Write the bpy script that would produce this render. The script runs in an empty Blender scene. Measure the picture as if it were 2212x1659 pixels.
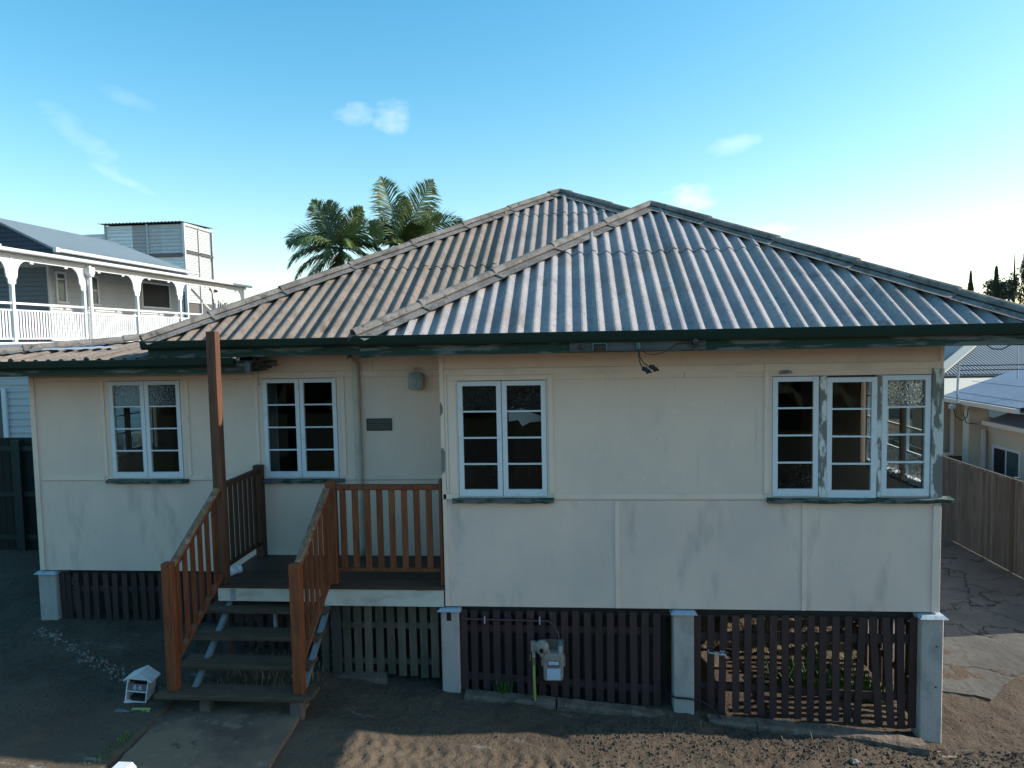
import bpy, math, random
import numpy as np
from mathutils import Vector, Matrix
random.seed(7); np.random.seed(7)
S = bpy.context.scene
COL = S.collection
R = math.radians

# ------------------------------------------------------------------ camera
cam = bpy.data.objects.new('camera', bpy.data.cameras.new('camera')); COL.objects.link(cam)
cam.data.sensor_width = 36.0; cam.data.lens = 36.0*1534/2212
cam.data.clip_start = 0.05; cam.data.clip_end = 3000
yaw, pitch, roll = 0.08539284, 0.06468987, -0.01978428
f = Vector((-math.sin(yaw)*math.cos(pitch), math.cos(yaw)*math.cos(pitch), -math.sin(pitch)))
r = Vector((math.cos(yaw), math.sin(yaw), 0)); u = r.cross(f)
r2 = math.cos(roll)*r + math.sin(roll)*u; u2 = -math.sin(roll)*r + math.cos(roll)*u
M = Matrix((r2, u2, -f)).transposed().to_4x4(); M.translation = Vector((1.5865, -8.3686, 3.2462))
cam.matrix_world = M
S.camera = cam

# ------------------------------------------------------------------ sun and sky
SUN_EL, SUN_PHI = R(29.0), R(9.5)          # elevation; how far behind the plane of the front wall
sd = Vector((math.cos(SUN_EL)*math.cos(SUN_PHI), math.cos(SUN_EL)*math.sin(SUN_PHI), math.sin(SUN_EL)))
sl = bpy.data.lights.new('sun', 'SUN'); sl.energy = 3.0; sl.angle = R(0.53); sl.color = (1.0, .93, .82)
so = bpy.data.objects.new('sun', sl); COL.objects.link(so)
so.rotation_euler = sd.to_track_quat('Z', 'Y').to_euler(); so.location = (60, 10, 40)
W = bpy.data.worlds.new('World'); S.world = W; W.use_nodes = True
SKY_STRENGTH, SKY_TINT = 0.15, (1.0, 0.96, 0.87)
def build_world():
    nt = W.node_tree; nt.nodes.clear(); N = nt.nodes.new; L = nt.links.new
    out = N('ShaderNodeOutputWorld'); bg = N('ShaderNodeBackground'); bg.inputs[1].default_value = SKY_STRENGTH
    sky = N('ShaderNodeTexSky'); sky.sky_type = 'NISHITA'; sky.sun_disc = False
    sky.sun_elevation = SUN_EL; sky.sun_rotation = math.pi/2 - SUN_PHI
    sky.air_density = 1.0; sky.dust_density = 0.6; sky.ozone_density = 1.0; sky.altitude = 20
    tint = N('ShaderNodeMix'); tint.data_type = 'RGBA'; tint.blend_type = 'MULTIPLY'; tint.inputs[0].default_value = 1
    tint.inputs[7].default_value = (*SKY_TINT, 1); hsv = N('ShaderNodeHueSaturation'); hsv.inputs['Hue'].default_value = .491; hsv.inputs['Saturation'].default_value = 1.44; L(sky.outputs[0], hsv.inputs['Color']); L(hsv.outputs[0], tint.inputs[6])
    # soft shoulder so the glow near the sun does not burn out
    s1 = N('ShaderNodeVectorMath'); s1.operation = 'SCALE'; s1.inputs['Scale'].default_value = .06; L(tint.outputs[2], s1.inputs[0])
    s2 = N('ShaderNodeVectorMath'); s2.operation = 'ADD'; s2.inputs[1].default_value = (1, 1, 1); L(s1.outputs[0], s2.inputs[0])
    s3 = N('ShaderNodeVectorMath'); s3.operation = 'DIVIDE'; L(tint.outputs[2], s3.inputs[0]); L(s2.outputs[0], s3.inputs[1])
    tc = N('ShaderNodeTexCoord')
    nz = N('ShaderNodeTexNoise'); nz.inputs['Scale'].default_value = 22; nz.inputs['Detail'].default_value = 9; nz.inputs['Roughness'].default_value = .62
    mp = N('ShaderNodeMapping'); mp.inputs['Scale'].default_value = (1, 1, 1.9); L(tc.outputs['Generated'], mp.inputs[0]); L(mp.outputs[0], nz.inputs[0])
    def dot(v):
        d = N('ShaderNodeVectorMath'); d.operation = 'DOT_PRODUCT'; d.inputs[1].default_value = v; L(tc.outputs['Generated'], d.inputs[0]); return d.outputs['Value']
    def m(op, a, b=None, c=None):
        n = N('ShaderNodeMath'); n.operation = op
        for i, x in enumerate((a, b, c)):
            if x is None: continue
            if isinstance(x, (int, float)): n.inputs[i].default_value = x
            else: L(x, n.inputs[i])
        return n.outputs[0]
    total = None
    # direction, half widths, tilt, density: a handful of small fair-weather clouds
    for d, wa, wb, tilt, dens in [((-.2774,.9156,.291),.030,.014,.1,.26), ((-.2275,.9294,.2906),.026,.024,.5,.30),
            ((-.5586,.7955,.2347),.050,.016,-.75,.14), ((-.5388,.8179,.202),.042,.007,-.45,.17), ((.207,.9483,.2406),.034,.011,.12,.20),
            ((.1521,.9722,.1781),.040,.017,.1,.60), ((-.5093,.8112,.2873),.034,.010,-.3,.08), ((.2614,.9559,.1339),.035,.009,.05,.45),
            ((.62,.75,.22),.10,.03,.1,.6), ((-.85,.45,.25),.09,.03,.1,.5)]:
        c = Vector(d).normalized(); a0 = Vector((c.y, -c.x, 0)).normalized(); b0 = a0.cross(c)
        a = math.cos(tilt)*a0 + math.sin(tilt)*b0; b = -math.sin(tilt)*a0 + math.cos(tilt)*b0
        x = m('DIVIDE', dot(a), wa); y = m('DIVIDE', dot(b), wb)
        rr = m('ADD', m('MULTIPLY', x, x), m('MULTIPLY', y, y))
        fall = m('MAXIMUM', m('SUBTRACT', 1.0, m('MULTIPLY', rr, .42)), 0.0)
        front = m('GREATER_THAN', dot(c), 0.0)
        v_ = m('ADD', nz.outputs[0], m('SUBTRACT', m('MULTIPLY', fall, .55), .80))
        v_ = m('MINIMUM', m('MAXIMUM', m('MULTIPLY', v_, 2.4), 0.0), 1.0)
        k = m('MULTIPLY', m('MULTIPLY', m('MULTIPLY', v_, m('MINIMUM', m('MULTIPLY', fall, 3.0), 1.0)), front), dens)
        total = k if total is None else m('MAXIMUM', total, k)
    mr = N('ShaderNodeMapRange'); mr.inputs[1].default_value = .40; mr.inputs[2].default_value = .72; L(nz.outputs[0], mr.inputs[0])
    mask = m('MINIMUM', total, .92)
    mix = N('ShaderNodeMix'); mix.data_type = 'RGBA'; L(mask, mix.inputs[0]); L(s3.outputs[0], mix.inputs[6]); mix.inputs[7].default_value = (4.6, 4.7, 4.8, 1)
    L(mix.outputs[2], bg.inputs[0]); L(bg.outputs[0], out.inputs[0])
build_world()
vs = S.view_settings; vs.view_transform = 'Standard'; vs.look = 'None'; vs.gamma = 1; vs.use_curve_mapping = False; vs.exposure = 1.18

# ------------------------------------------------------------------ materials
MAT = {}
def mat(name, base, layers=(), rough=.7, bump=None, metal=0, spec=.4, rnd=0.0):
    """base colour, then layers (colour, noise scale or xyz, lo, hi, detail[, offset]) laid over it in world space; bump = (scale, distance)"""
    if name in MAT: return MAT[name]
    mm = bpy.data.materials.new(name); mm.use_nodes = True; nt = mm.node_tree; N = nt.nodes.new; L = nt.links.new
    b = nt.nodes['Principled BSDF']; b.inputs['Roughness'].default_value = rough; b.inputs['Metallic'].default_value = metal
    b.inputs['Specular IOR Level'].default_value = spec
    geo = N('ShaderNodeNewGeometry')
    col = None
    rgb = N('ShaderNodeRGB'); rgb.outputs[0].default_value = (*base, 1); col = rgb.outputs[0]
    oi = N('ShaderNodeObjectInfo')
    for i, ly in enumerate(layers):
        c, sc, lo, hi, det = ly[:5]
        if isinstance(sc, (int, float)): sc = (sc, sc, sc)
        mp = N('ShaderNodeMapping'); mp.inputs['Scale'].default_value = sc; mp.inputs['Location'].default_value = (i*7.3, i*3.1, i*5.7)
        L(geo.outputs['Position'], mp.inputs[0])
        nz = N('ShaderNodeTexNoise'); nz.inputs['Scale'].default_value = 1; nz.inputs['Detail'].default_value = det; nz.inputs['Roughness'].default_value = .6
        L(mp.outputs[0], nz.inputs[0])
        mr = N('ShaderNodeMapRange'); mr.inputs[1].default_value = lo; mr.inputs[2].default_value = hi; L(nz.outputs[0], mr.inputs[0])
        mx = N('ShaderNodeMix'); mx.data_type = 'RGBA'; L(mr.outputs[0], mx.inputs[0]); L(col, mx.inputs[6]); mx.inputs[7].default_value = (*c, 1); col = mx.outputs[2]
    if rnd:
        mr = N('ShaderNodeMapRange'); mr.inputs[3].default_value = 1-rnd; mr.inputs[4].default_value = 1+rnd; L(oi.outputs['Random'], mr.inputs[0])
        mx = N('ShaderNodeVectorMath'); mx.operation = 'SCALE'; L(col, mx.inputs[0]); L(mr.outputs[0], mx.inputs['Scale']); col = mx.outputs[0]
    L(col, b.inputs['Base Color'])
    if bump:
        sc = bump[0]; sc = (sc, sc, sc) if isinstance(sc, (int, float)) else sc
        mp = N('ShaderNodeMapping'); mp.inputs['Scale'].default_value = sc; L(geo.outputs['Position'], mp.inputs[0])
        nz = N('ShaderNodeTexNoise'); nz.inputs['Scale'].default_value = 1; nz.inputs['Detail'].default_value = 6; L(mp.outputs[0], nz.inputs[0])
        bp = N('ShaderNodeBump'); bp.inputs['Distance'].default_value = bump[1]; bp.inputs['Strength'].default_value = 1; L(nz.outputs[0], bp.inputs['Height']); L(bp.outputs[0], b.inputs['Normal'])
    MAT[name] = mm; return mm

m_wall = mat('cream_fibro_paint', (0.8488,0.6218,0.4961), [((0.7319,0.5596,0.4651), (.9,.9,.5), .42, .68, 5), ((0.5268,0.4352,0.3969), (1.5,1.5,.55), .63, .86, 7), ((0.85,0.6966,0.5831), 14, .62, .75, 3), ((0.4828,0.3982,0.3598), (30,30,9), .72, .80, 2), ((0.6147,0.4727,0.3969), (11,11,.7), .67, .85, 3)], rough=.62, bump=(9,.0025))
m_wall_low = mat('cream_fibro_stained', (0.85,0.628,0.5066), [((0.7232,0.5479,0.4648), (.9,.9,.6), .40, .66, 5), ((0.3765,0.308,0.286), (2.6,2.6,.8), .57, .84, 6), ((0.5423,0.431,0.3934), (25,25,9), .70, .80, 2)], rough=.62, bump=(9,.0025))
m_strip = mat('cream_trim_paint', (0.85,0.653,0.5261), [((0.6945,0.54,0.4572), (3,3,3), .5, .75, 5), ((0.4434,0.3516,0.3133), (22,22,12), .70, .76, 4)], rough=.55, bump=(25,.002))
m_sash = mat('white_sash_paint', (0.7338,0.73,0.7515), [((0.5918,0.5863,0.6053), 9, .55, .75, 5), ((0.4143,0.3761,0.334), 38, .70, .76, 3)], rough=.45, bump=(40,.001))
m_peel = mat('peeling_white_over_grey_timber', (0.735,0.7,0.646), [((0.21,0.185,0.1615), (9,9,3.2), .47, .53, 8)], rough=.75, bump=((14,14,5),.006))
m_bare = mat('grey_weathered_post_timber', (.22,.20,.185), [((.62,.60,.56), (9,9,3), .56, .60, 8), ((.12,.11,.10), (40,40,5), .5, .75, 5)], rough=.85, bump=((40,40,6),.004))
m_green = mat('green_gutter_paint', (0.0042,0.0252,0.0196), [((0.007,0.035,0.0266), (1.2,6,6), .5, .8, 4)], rough=.35, bump=(6,.003))
m_fascia = mat('peeling_green_fascia', (0.0075,0.03375,0.0195), [((.13,.13,.12), (1.7,9,14), .53, .59, 8), ((0.075,0.0375,0.02625), (1.1,5,8), .62, .68, 6)], rough=.6, bump=((4,20,30),.004))
m_sill = mat('peeling_green_sill', (0.0105,0.04875,0.0315), [((0.1275,0.1237,0.12), (4.2,9,16), .48, .53, 7), ((0.225,0.2175,0.21), (3,8,30), .62, .68, 6)], rough=.75, bump=((6,20,40),.006))
m_roofT = mat('tan_weathered_fibro_cement', (0.2129,0.1746,0.1418), [((0.1538,0.125,0.1041), 2.6, .42, .66, 6), ((0.2957,0.2502,0.2082), 42, .55, .72, 4), ((0.08871,0.07274,0.06363), 60, .62, .72, 3), ((0.07631,0.06401,0.05592), 2.7, .56, .74, 8), ((0.2862,0.2134,0.1784), 1.3, .52, .8, 4), ((0.1296,0.103,0.0936), (15,15,15), .54, .70, 5)], rough=.9, bump=(55,.004))
m_roofG = mat('grey_weathered_fibro_cement', (0.3087,0.2882,0.2877), [((0.2339,0.2237,0.2418), 1.7, .42, .66, 6), ((0.4302,0.3957,0.3836), 40, .55, .72, 4), ((0.1404,0.1333,0.1418), 48, .60, .72, 3), ((0.2525,0.2108,0.1835), 1.1, .55, .75, 4), ((0.1123,0.09892,0.09174), 2.4, .57, .76, 8), ((0.1856,0.1782,0.1813), (16,16,16), .54, .70, 5), ((0.232,0.1898,0.1638), (1.6,.8,.8), .56, .76, 6)], rough=.9, bump=(55,.004))
m_roofM = mat('mixed_weathered_fibro_cement', (0.2495,0.216,0.2014), [((0.1782,0.153,0.1477), 2.1, .42, .66, 6), ((0.3493,0.3058,0.2886), 41, .55, .72, 4), ((0.1069,0.09308,0.09396), 54, .61, .72, 3)], rough=.9, bump=(55,.004))
m_cap = mat('mossy_hip_cap', (0.221,0.201,0.1842), [((0.135,0.1211,0.1105), 3.4, .42, .62, 7), ((0.3191,0.2896,0.2702), 26, .58, .7, 5), ((0.05523,0.05024,0.04298), 9, .60, .68, 8), ((0.1,0.0927,0.081), (7,7,7), .53, .66, 8)], rough=.92, bump=(40,.006))
m_redwood = mat('red_brown_stained_timber', (0.2261,0.06431,0.02223), [((0.1222,0.03601,0.01555), (26,26,2.6), .42, .68, 6), ((0.2934,0.1158,0.03556), (14,14,2), .58, .8, 5), ((0.1222,0.07717,0.04445), (5,5,2.5), .60, .74, 6)], rough=.6, bump=((60,60,5),.003), rnd=.16)
m_darkred = mat('dark_stained_timber', (0.08085,0.02998,0.01574), [((0.04549,0.02141,0.01297), (26,26,2.6), .42, .68, 6)], rough=.6, bump=((60,60,5),.003), rnd=.12)
m_rail = mat('worn_handrail_timber', (0.2599,0.1466,0.08625), [((0.1575,0.06469,0.03019), (30,5,30), .45, .62, 6), ((0.3544,0.2846,0.207), (22,4,22), .58, .66, 5)], rough=.7, bump=((60,12,60),.004))
m_tread = mat('dark_weathered_tread', (0.08361,0.05388,0.03494), [((0.1449,0.09508,0.06113), (5,40,40), .5, .75, 6), ((0.3344,0.2298,0.1572), 55, .74, .78, 3), ((0.05574,0.02377,0.0128), (2,9,9), .55, .7, 4)], rough=.85, bump=((5,50,50),.005))
m_deck = mat('dark_deck_boards', (0.07597,0.042,0.02906), [((0.04469,0.0252,0.01816), (4,40,40), .45, .7, 6)], rough=.6, bump=((4,50,50),.003), rnd=.2)
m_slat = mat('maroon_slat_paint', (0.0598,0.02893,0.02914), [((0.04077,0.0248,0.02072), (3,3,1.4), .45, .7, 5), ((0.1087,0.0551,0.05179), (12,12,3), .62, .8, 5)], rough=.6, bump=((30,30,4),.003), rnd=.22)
m_greyslat = mat('grey_raw_slat_timber', (0.1355,0.1041,0.0789), [((0.0797,0.07161,0.04734), (7,7,2), .45, .68, 6), ((0.2072,0.1628,0.1263), (30,30,3), .58, .75, 5), ((0.04782,0.03906,0.0263), (20,20,14), .66, .72, 4)], rough=.9, bump=((50,50,6),.005), rnd=.22)
m_white = mat('chalky_white_board', (0.6677,0.5928,0.4997), [((0.4674,0.4179,0.3447), (3,6,8), .48, .7, 6), ((0.1447,0.1166,0.09477), (2.5,9,16), .66, .70, 9)], rough=.6, bump=((6,20,30),.003))
m_stump = mat('painted_concrete_stump', (0.4775,0.4024,0.3635), [((0.3246,0.2841,0.2544), (5,5,3), .48, .7, 6), ((0.1431,0.1183,0.1017), 24, .69, .74, 5), ((0.401,0.2919,0.2036), (4,4,5), .60, .74, 4)], rough=.8, bump=(30,.006))
m_cast = mat('ant_cap_blue_metal', (.38,.44,.50), [((.25,.29,.33), 12, .5, .7, 5)], rough=.5, bump=(30,.003))
m_concrete = mat('old_path_concrete', (0.2169,0.1405,0.09227), [((0.1107,0.07697,0.0564), 1.3, .42, .62, 7), ((0.3045,0.2075,0.1435), 5, .58, .72, 8), ((0.4613,0.3213,0.2307), 38, .72, .76, 3), ((0.07843,0.05354,0.03845), 9, .60, .70, 7)], rough=.9, bump=(28,.008))
m_kerb = mat('rough_kerb_concrete', (0.1602,0.12,0.09532), [((0.09461,0.072,0.05448), 5, .45, .65, 7), ((0.2475,0.192,0.158), 12, .58, .7, 6)], rough=.95, bump=(24,.02))
m_pipe = mat('cream_downpipe_paint', (0.5399,0.4594,0.3695), [((0.436,0.3711,0.3017), 5, .5, .7, 4)], rough=.45)
m_meter = mat('beige_meter_enamel', (0.306,0.255,0.2125), [((0.204,0.17,0.1445), 20, .5, .72, 6)], rough=.5, bump=(40,.002))
m_meterplate = mat('olive_meter_plate', (.13,.12,.095), [((.09,.08,.06), 10, .5, .7, 4)], rough=.7)
m_label = mat('pale_paper_label', (.55,.60,.70), [((.40,.45,.58), (60,60,200), .5, .6, 2)], rough=.5)
m_yellow = mat('yellow_gas_pipe', (.36,.36,.07), [((.26,.25,.07), 20, .55, .75, 4)], rough=.5)
m_brass = mat('dull_brass', (.28,.24,.14), [((.15,.14,.10), 60, .5, .7, 3)], rough=.45, metal=.6)
m_galv = mat('galvanised_steel', (.42,.45,.48), [((.30,.33,.36), 14, .5, .7, 5)], rough=.5, metal=.3)
m_black = mat('black_plastic', (.012,.012,.013), rough=.5)
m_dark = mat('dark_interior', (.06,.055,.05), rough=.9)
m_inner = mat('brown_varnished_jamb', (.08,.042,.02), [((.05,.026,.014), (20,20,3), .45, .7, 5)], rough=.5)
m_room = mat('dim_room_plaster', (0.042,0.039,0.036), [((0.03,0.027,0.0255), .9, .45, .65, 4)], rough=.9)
m_ins = mat('brown_porcelain_insulator', (.06,.035,.03), rough=.2)
m_verd = mat('green_copper_fitting', (.10,.20,.16), [((.05,.07,.06), 60, .5, .65, 4)], rough=.8)
m_grey = mat('grey_weathered_board', (0.1125,0.1087,0.105), [((0.0675,0.066,0.06375), (5,20,30), .45, .7, 6)], rough=.9, bump=((6,30,50),.004))
m_plaque = mat('dark_bronze_plaque', (.055,.050,.050), [((.12,.11,.11), (60,60,60), .58, .66, 3)], rough=.5, metal=.3)
m_lamp = mat('frosted_lamp_glass', (0.342,0.3515,0.3325), [((0.266,0.2755,0.2565), 16, .5, .7, 4)], rough=.3)
m_mbox = mat('letterbox_white_paint', (.66,.69,.70), [((.50,.53,.54), 14, .5, .7, 5), ((.22,.22,.2), 40, .70, .75, 4)], rough=.5)
m_plate66 = mat('number_plate_brown', (.15,.125,.135), rough=.5)
m_num = mat('silver_numeral', (.55,.62,.72), rough=.4)
m_sign = mat('yellow_sticker', (.34,.38,.11), [((.20,.24,.08), 30, .5, .7, 5)], rough=.5)
m_signtxt = mat('black_sticker_lettering', (.02,.03,.02), rough=.5)
m_greyplate = mat('grey_blue_plate', (.15,.16,.19), [((.10,.11,.13), 20, .5, .7, 5)], rough=.6)
m_nroof = mat('slate_blue_metal_roof', (0.16,0.196,0.22), [((0.128,0.16,0.184), (.6,.6,.6), .45, .7, 4)], rough=.5)
m_navy = mat('shaded_navy_board', (.024,.034,.058), [((.035,.048,.075), (2,2,8), .5, .7, 4)], rough=.6)  # gable in shade, its darkness put into the navy colour
m_nwhite = mat('bright_white_veranda_paint', (0.624,0.64,0.656), [((0.56,0.576,0.592), 3, .5, .7, 4)], rough=.5)
m_nwall = mat('pale_grey_weatherboard', (0.4536,0.4692,0.477), [((0.4066,0.4223,0.4379), (1.2,1.2,5), .45, .7, 5)], rough=.55, bump=((3,3,20),.003))
m_wood_t = mat('silver_timber_batten', (0.45,0.4676,0.4725), [((0.315,0.3371,0.357), (8,8,20), .45, .7, 6), ((0.6187,0.609,0.588), (3,3,16), .56, .72, 5)], rough=.75, rnd=.25)
m_galvsheet = mat('blue_grey_galvanised_cladding', (0.7185,0.7506,0.7637), [((0.5495,0.5898,0.6262), (1,1,8), .45, .7, 6), ((0.85,0.85,0.85), (2,2,30), .58, .7, 5)], rough=.5, metal=.2, rnd=.22)
m_fence = mat('weathered_paling', (0.08014,0.08899,0.08996), [((0.05128,0.05573,0.05577), (14,14,1.6), .42, .66, 6), ((0.1218,0.1354,0.1395), (22,22,2), .58, .75, 5), ((0.02885,0.0387,0.03148), (3,3,1.3), .60, .76, 5)], rough=.9, bump=((40,40,4),.004), rnd=.22)
m_gfence = mat('dark_green_fence_paint', (0.0035,0.0112,0.0091), [((0.00245,0.0063,0.00525), (3,3,2), .45, .7, 5)], rough=.7, rnd=.2)
m_blueroof = mat('pale_blue_metal_roof', (0.1642,0.2009,0.2693), [((0.1368,0.1685,0.2264), .8, .42, .68, 5), ((0.08892,0.0972,0.104), (1.4,1.4,1.4), .63, .75, 8)], rough=.55, bump=(8,.003))
m_cream2 = mat('cream_render', (0.51,0.4692,0.3876), [((0.4488,0.4182,0.357), 1.2, .45, .7, 4)], rough=.8)
m_beige = mat('beige_weatherboard', (0.3864,0.3496,0.2852), [((0.3312,0.3036,0.2576), (1,1,5), .45, .7, 4)], rough=.7)
m_nglass = mat('dull_reflecting_glass', (.05,.085,.085), [((.09,.13,.13), (1.5,1.5,1), .45, .65, 3)], rough=.15, spec=.6)
m_screen = mat('black_flyscreen', (.012,.013,.016), rough=.6)
m_leafP = mat('palm_leaflet_green', (0.0594,0.1008,0.02592), [((0.108,0.131,0.03024), 1.1, .48, .62, 4), ((0.03456,0.06048,0.02419), 2.2, .50, .65, 4)], rough=.5, rnd=.35)
m_trunkP = mat('palm_trunk_grey', (.16,.14,.11), [((.10,.085,.07), (2,2,14), .45, .6, 3)], rough=.9)
m_cyp = mat('cypress_green', (.018,.030,.015), [((.03,.045,.02), 2, .5, .7, 4)], rough=.8)
m_gum = mat('grey_green_gum_foliage', (0.0612,0.0816,0.05168), [((0.0952,0.1156,0.068), .8, .5, .7, 4)], rough=.8)
m_weed = mat('bright_weed_green', (.075,.15,.030), [((.04,.09,.02), 6, .45, .65, 4)], rough=.6)
m_dry = mat('dry_straw', (.28,.23,.14), rough=.9)
m_stone = mat('chalky_stone', (0.2268,0.216,0.1944), [((0.1404,0.1242,0.108), 12, .45, .65, 6), ((0.216,0.1188,0.0702), 3, .60, .68, 3)], rough=.95, bump=(40,.006), rnd=.25)
m_panelblue = mat('solar_panel_blue', (.05,.075,.14), rough=.25)

def glass(name, obscure):
    mm = bpy.data.materials.new(name); mm.use_nodes = True; nt = mm.node_tree; nt.nodes.clear(); N = nt.nodes.new; L = nt.links.new
    out = N('ShaderNodeOutputMaterial'); gl = N('ShaderNodeBsdfGlossy'); gl.inputs['Roughness'].default_value = .06 if obscure else .015
    fr = N('ShaderNodeFresnel'); fr.inputs[0].default_value = 1.5; mx = N('ShaderNodeMixShader')
    if obscure:
        tr = N('ShaderNodeBsdfRefraction'); tr.inputs['IOR'].default_value = 1.2; tr.inputs['Roughness'].default_value = .04; tr.inputs[0].default_value = (.96,.98,.97,1)
        geo = N('ShaderNodeNewGeometry'); v = N('ShaderNodeTexVoronoi'); v.inputs['Scale'].default_value = 48; v.feature = 'SMOOTH_F1'; L(geo.outputs['Position'], v.inputs[0])
        bp = N('ShaderNodeBump'); bp.inputs['Distance'].default_value = .035; L(v.outputs['Distance'], bp.inputs['Height'])
        L(bp.outputs[0], gl.inputs['Normal']); L(bp.outputs[0], tr.inputs['Normal']); L(bp.outputs[0], fr.inputs['Normal'])
    else:
        tr = N('ShaderNodeBsdfTransparent'); tr.inputs[0].default_value = (.90,.93,.92,1)
    gg = N('ShaderNodeNewGeometry'); k1 = N('ShaderNodeMath'); k1.operation = 'SUBTRACT'; k1.inputs[0].default_value = 1; L(gg.outputs['Backfacing'], k1.inputs[1])
    k2 = N('ShaderNodeMath'); k2.operation = 'MULTIPLY'; L(k1.outputs[0], k2.inputs[0]); L(fr.outputs[0], k2.inputs[1])
    L(k2.outputs[0], mx.inputs[0]); L(tr.outputs[0], mx.inputs[1]); L(gl.outputs[0], mx.inputs[2]); L(mx.outputs[0], out.inputs[0])
    return mm
m_clear = glass('clear_window_glass', False); m_obs = glass('obscure_pebbled_glass', True); m_obs2 = glass('faint_obscure_glass', True)
for n_ in m_obs2.node_tree.nodes:
    if n_.type == 'BUMP': n_.inputs['Distance'].default_value = .006

def ground_mat(name):
    mm = bpy.data.materials.new(name); mm.use_nodes = True; nt = mm.node_tree; N = nt.nodes.new; L = nt.links.new
    b = nt.nodes['Principled BSDF']; b.inputs['Roughness'].default_value = .95; b.inputs['Specular IOR Level'].default_value = .15
    geo = N('ShaderNodeNewGeometry')
    def noise(sc, det, loc=(0,0,0), ro=.6):
        mp = N('ShaderNodeMapping'); mp.inputs['Scale'].default_value = sc if not isinstance(sc, (int, float)) else (sc,)*3; mp.inputs['Location'].default_value = loc
        L(geo.outputs['Position'], mp.inputs[0]); n = N('ShaderNodeTexNoise'); n.inputs['Scale'].default_value = 1; n.inputs['Detail'].default_value = det; n.inputs['Roughness'].default_value = ro
        L(mp.outputs[0], n.inputs[0]); return n.outputs[0]
    def rng(x, lo, hi):
        m_ = N('ShaderNodeMapRange'); m_.inputs[1].default_value = lo; m_.inputs[2].default_value = hi; L(x, m_.inputs[0]); return m_.outputs[0]
    def mix(fac, a, c):
        mx = N('ShaderNodeMix'); mx.data_type = 'RGBA'; L(fac, mx.inputs[0])
        if isinstance(a, tuple): mx.inputs[6].default_value = (*a, 1)
        else: L(a, mx.inputs[6])
        mx.inputs[7].default_value = (*c, 1); return mx.outputs[2]
    c = mix(rng(noise(.9, 6), .40, .62), (.116,.087,.063), (.076,.057,.043))
    c = mix(rng(noise(6, 8, (4,2,1)), .52, .70), c, (.098,.080,.062))
    c = mix(rng(noise(30, 6, (1,7,1)), .56, .68), c, (.03,.024,.02))
    # sunlit band brightened in the ground colour, crossing the yard in front of the house
    sep = N('ShaderNodeSeparateXYZ'); L(geo.outputs['Position'], sep.inputs[0])
    def mth(op, a, b_=None):
        n = N('ShaderNodeMath'); n.operation = op
        for i, x in enumerate((a, b_)):
            if x is None: continue
            if isinstance(x, (int, float)): n.inputs[i].default_value = x
            else: L(x, n.inputs[i])
        return n.outputs[0]
    w = mth('ADD', sep.outputs[1], mth('MULTIPLY', noise((.5,.5,.5), 4, (3,3,3)), .7))
    band = mth('MULTIPLY', rng(w, -.55, -.95), rng(noise((.4,.9,.4), 5, (9,1,1)), .30, .55))
    mx = N('ShaderNodeMix'); mx.data_type = 'RGBA'; L(mth('MULTIPLY', band, .85), mx.inputs[0]); L(c, mx.inputs[6]); mx.inputs[7].default_value = (.135,.105,.076,1); c = mx.outputs[2]
    # chalk and lime smears
    lime = mth('MULTIPLY', rng(noise((1.3,7,1), 9, (2.5,8.2,0), .7), .60, .68), rng(noise(.55, 2, (1.2,5,2)), .50, .60))
    mx = N('ShaderNodeMix'); mx.data_type = 'RGBA'; L(lime, mx.inputs[0]); L(c, mx.inputs[6]); mx.inputs[7].default_value = (.30,.29,.27,1); c = mx.outputs[2]
    c = mix(rng(noise(60, 2, (3,3,8)), .715, .735), c, (.28,.27,.25))
    L(c, b.inputs['Base Color'])
    bp = N('ShaderNodeBump'); bp.inputs['Distance'].default_value = .03; L(noise(22, 10, (5,5,5), .65), bp.inputs['Height']); L(bp.outputs[0], b.inputs['Normal'])
    return mm
m_ground = ground_mat('bare_dirt')

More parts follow.
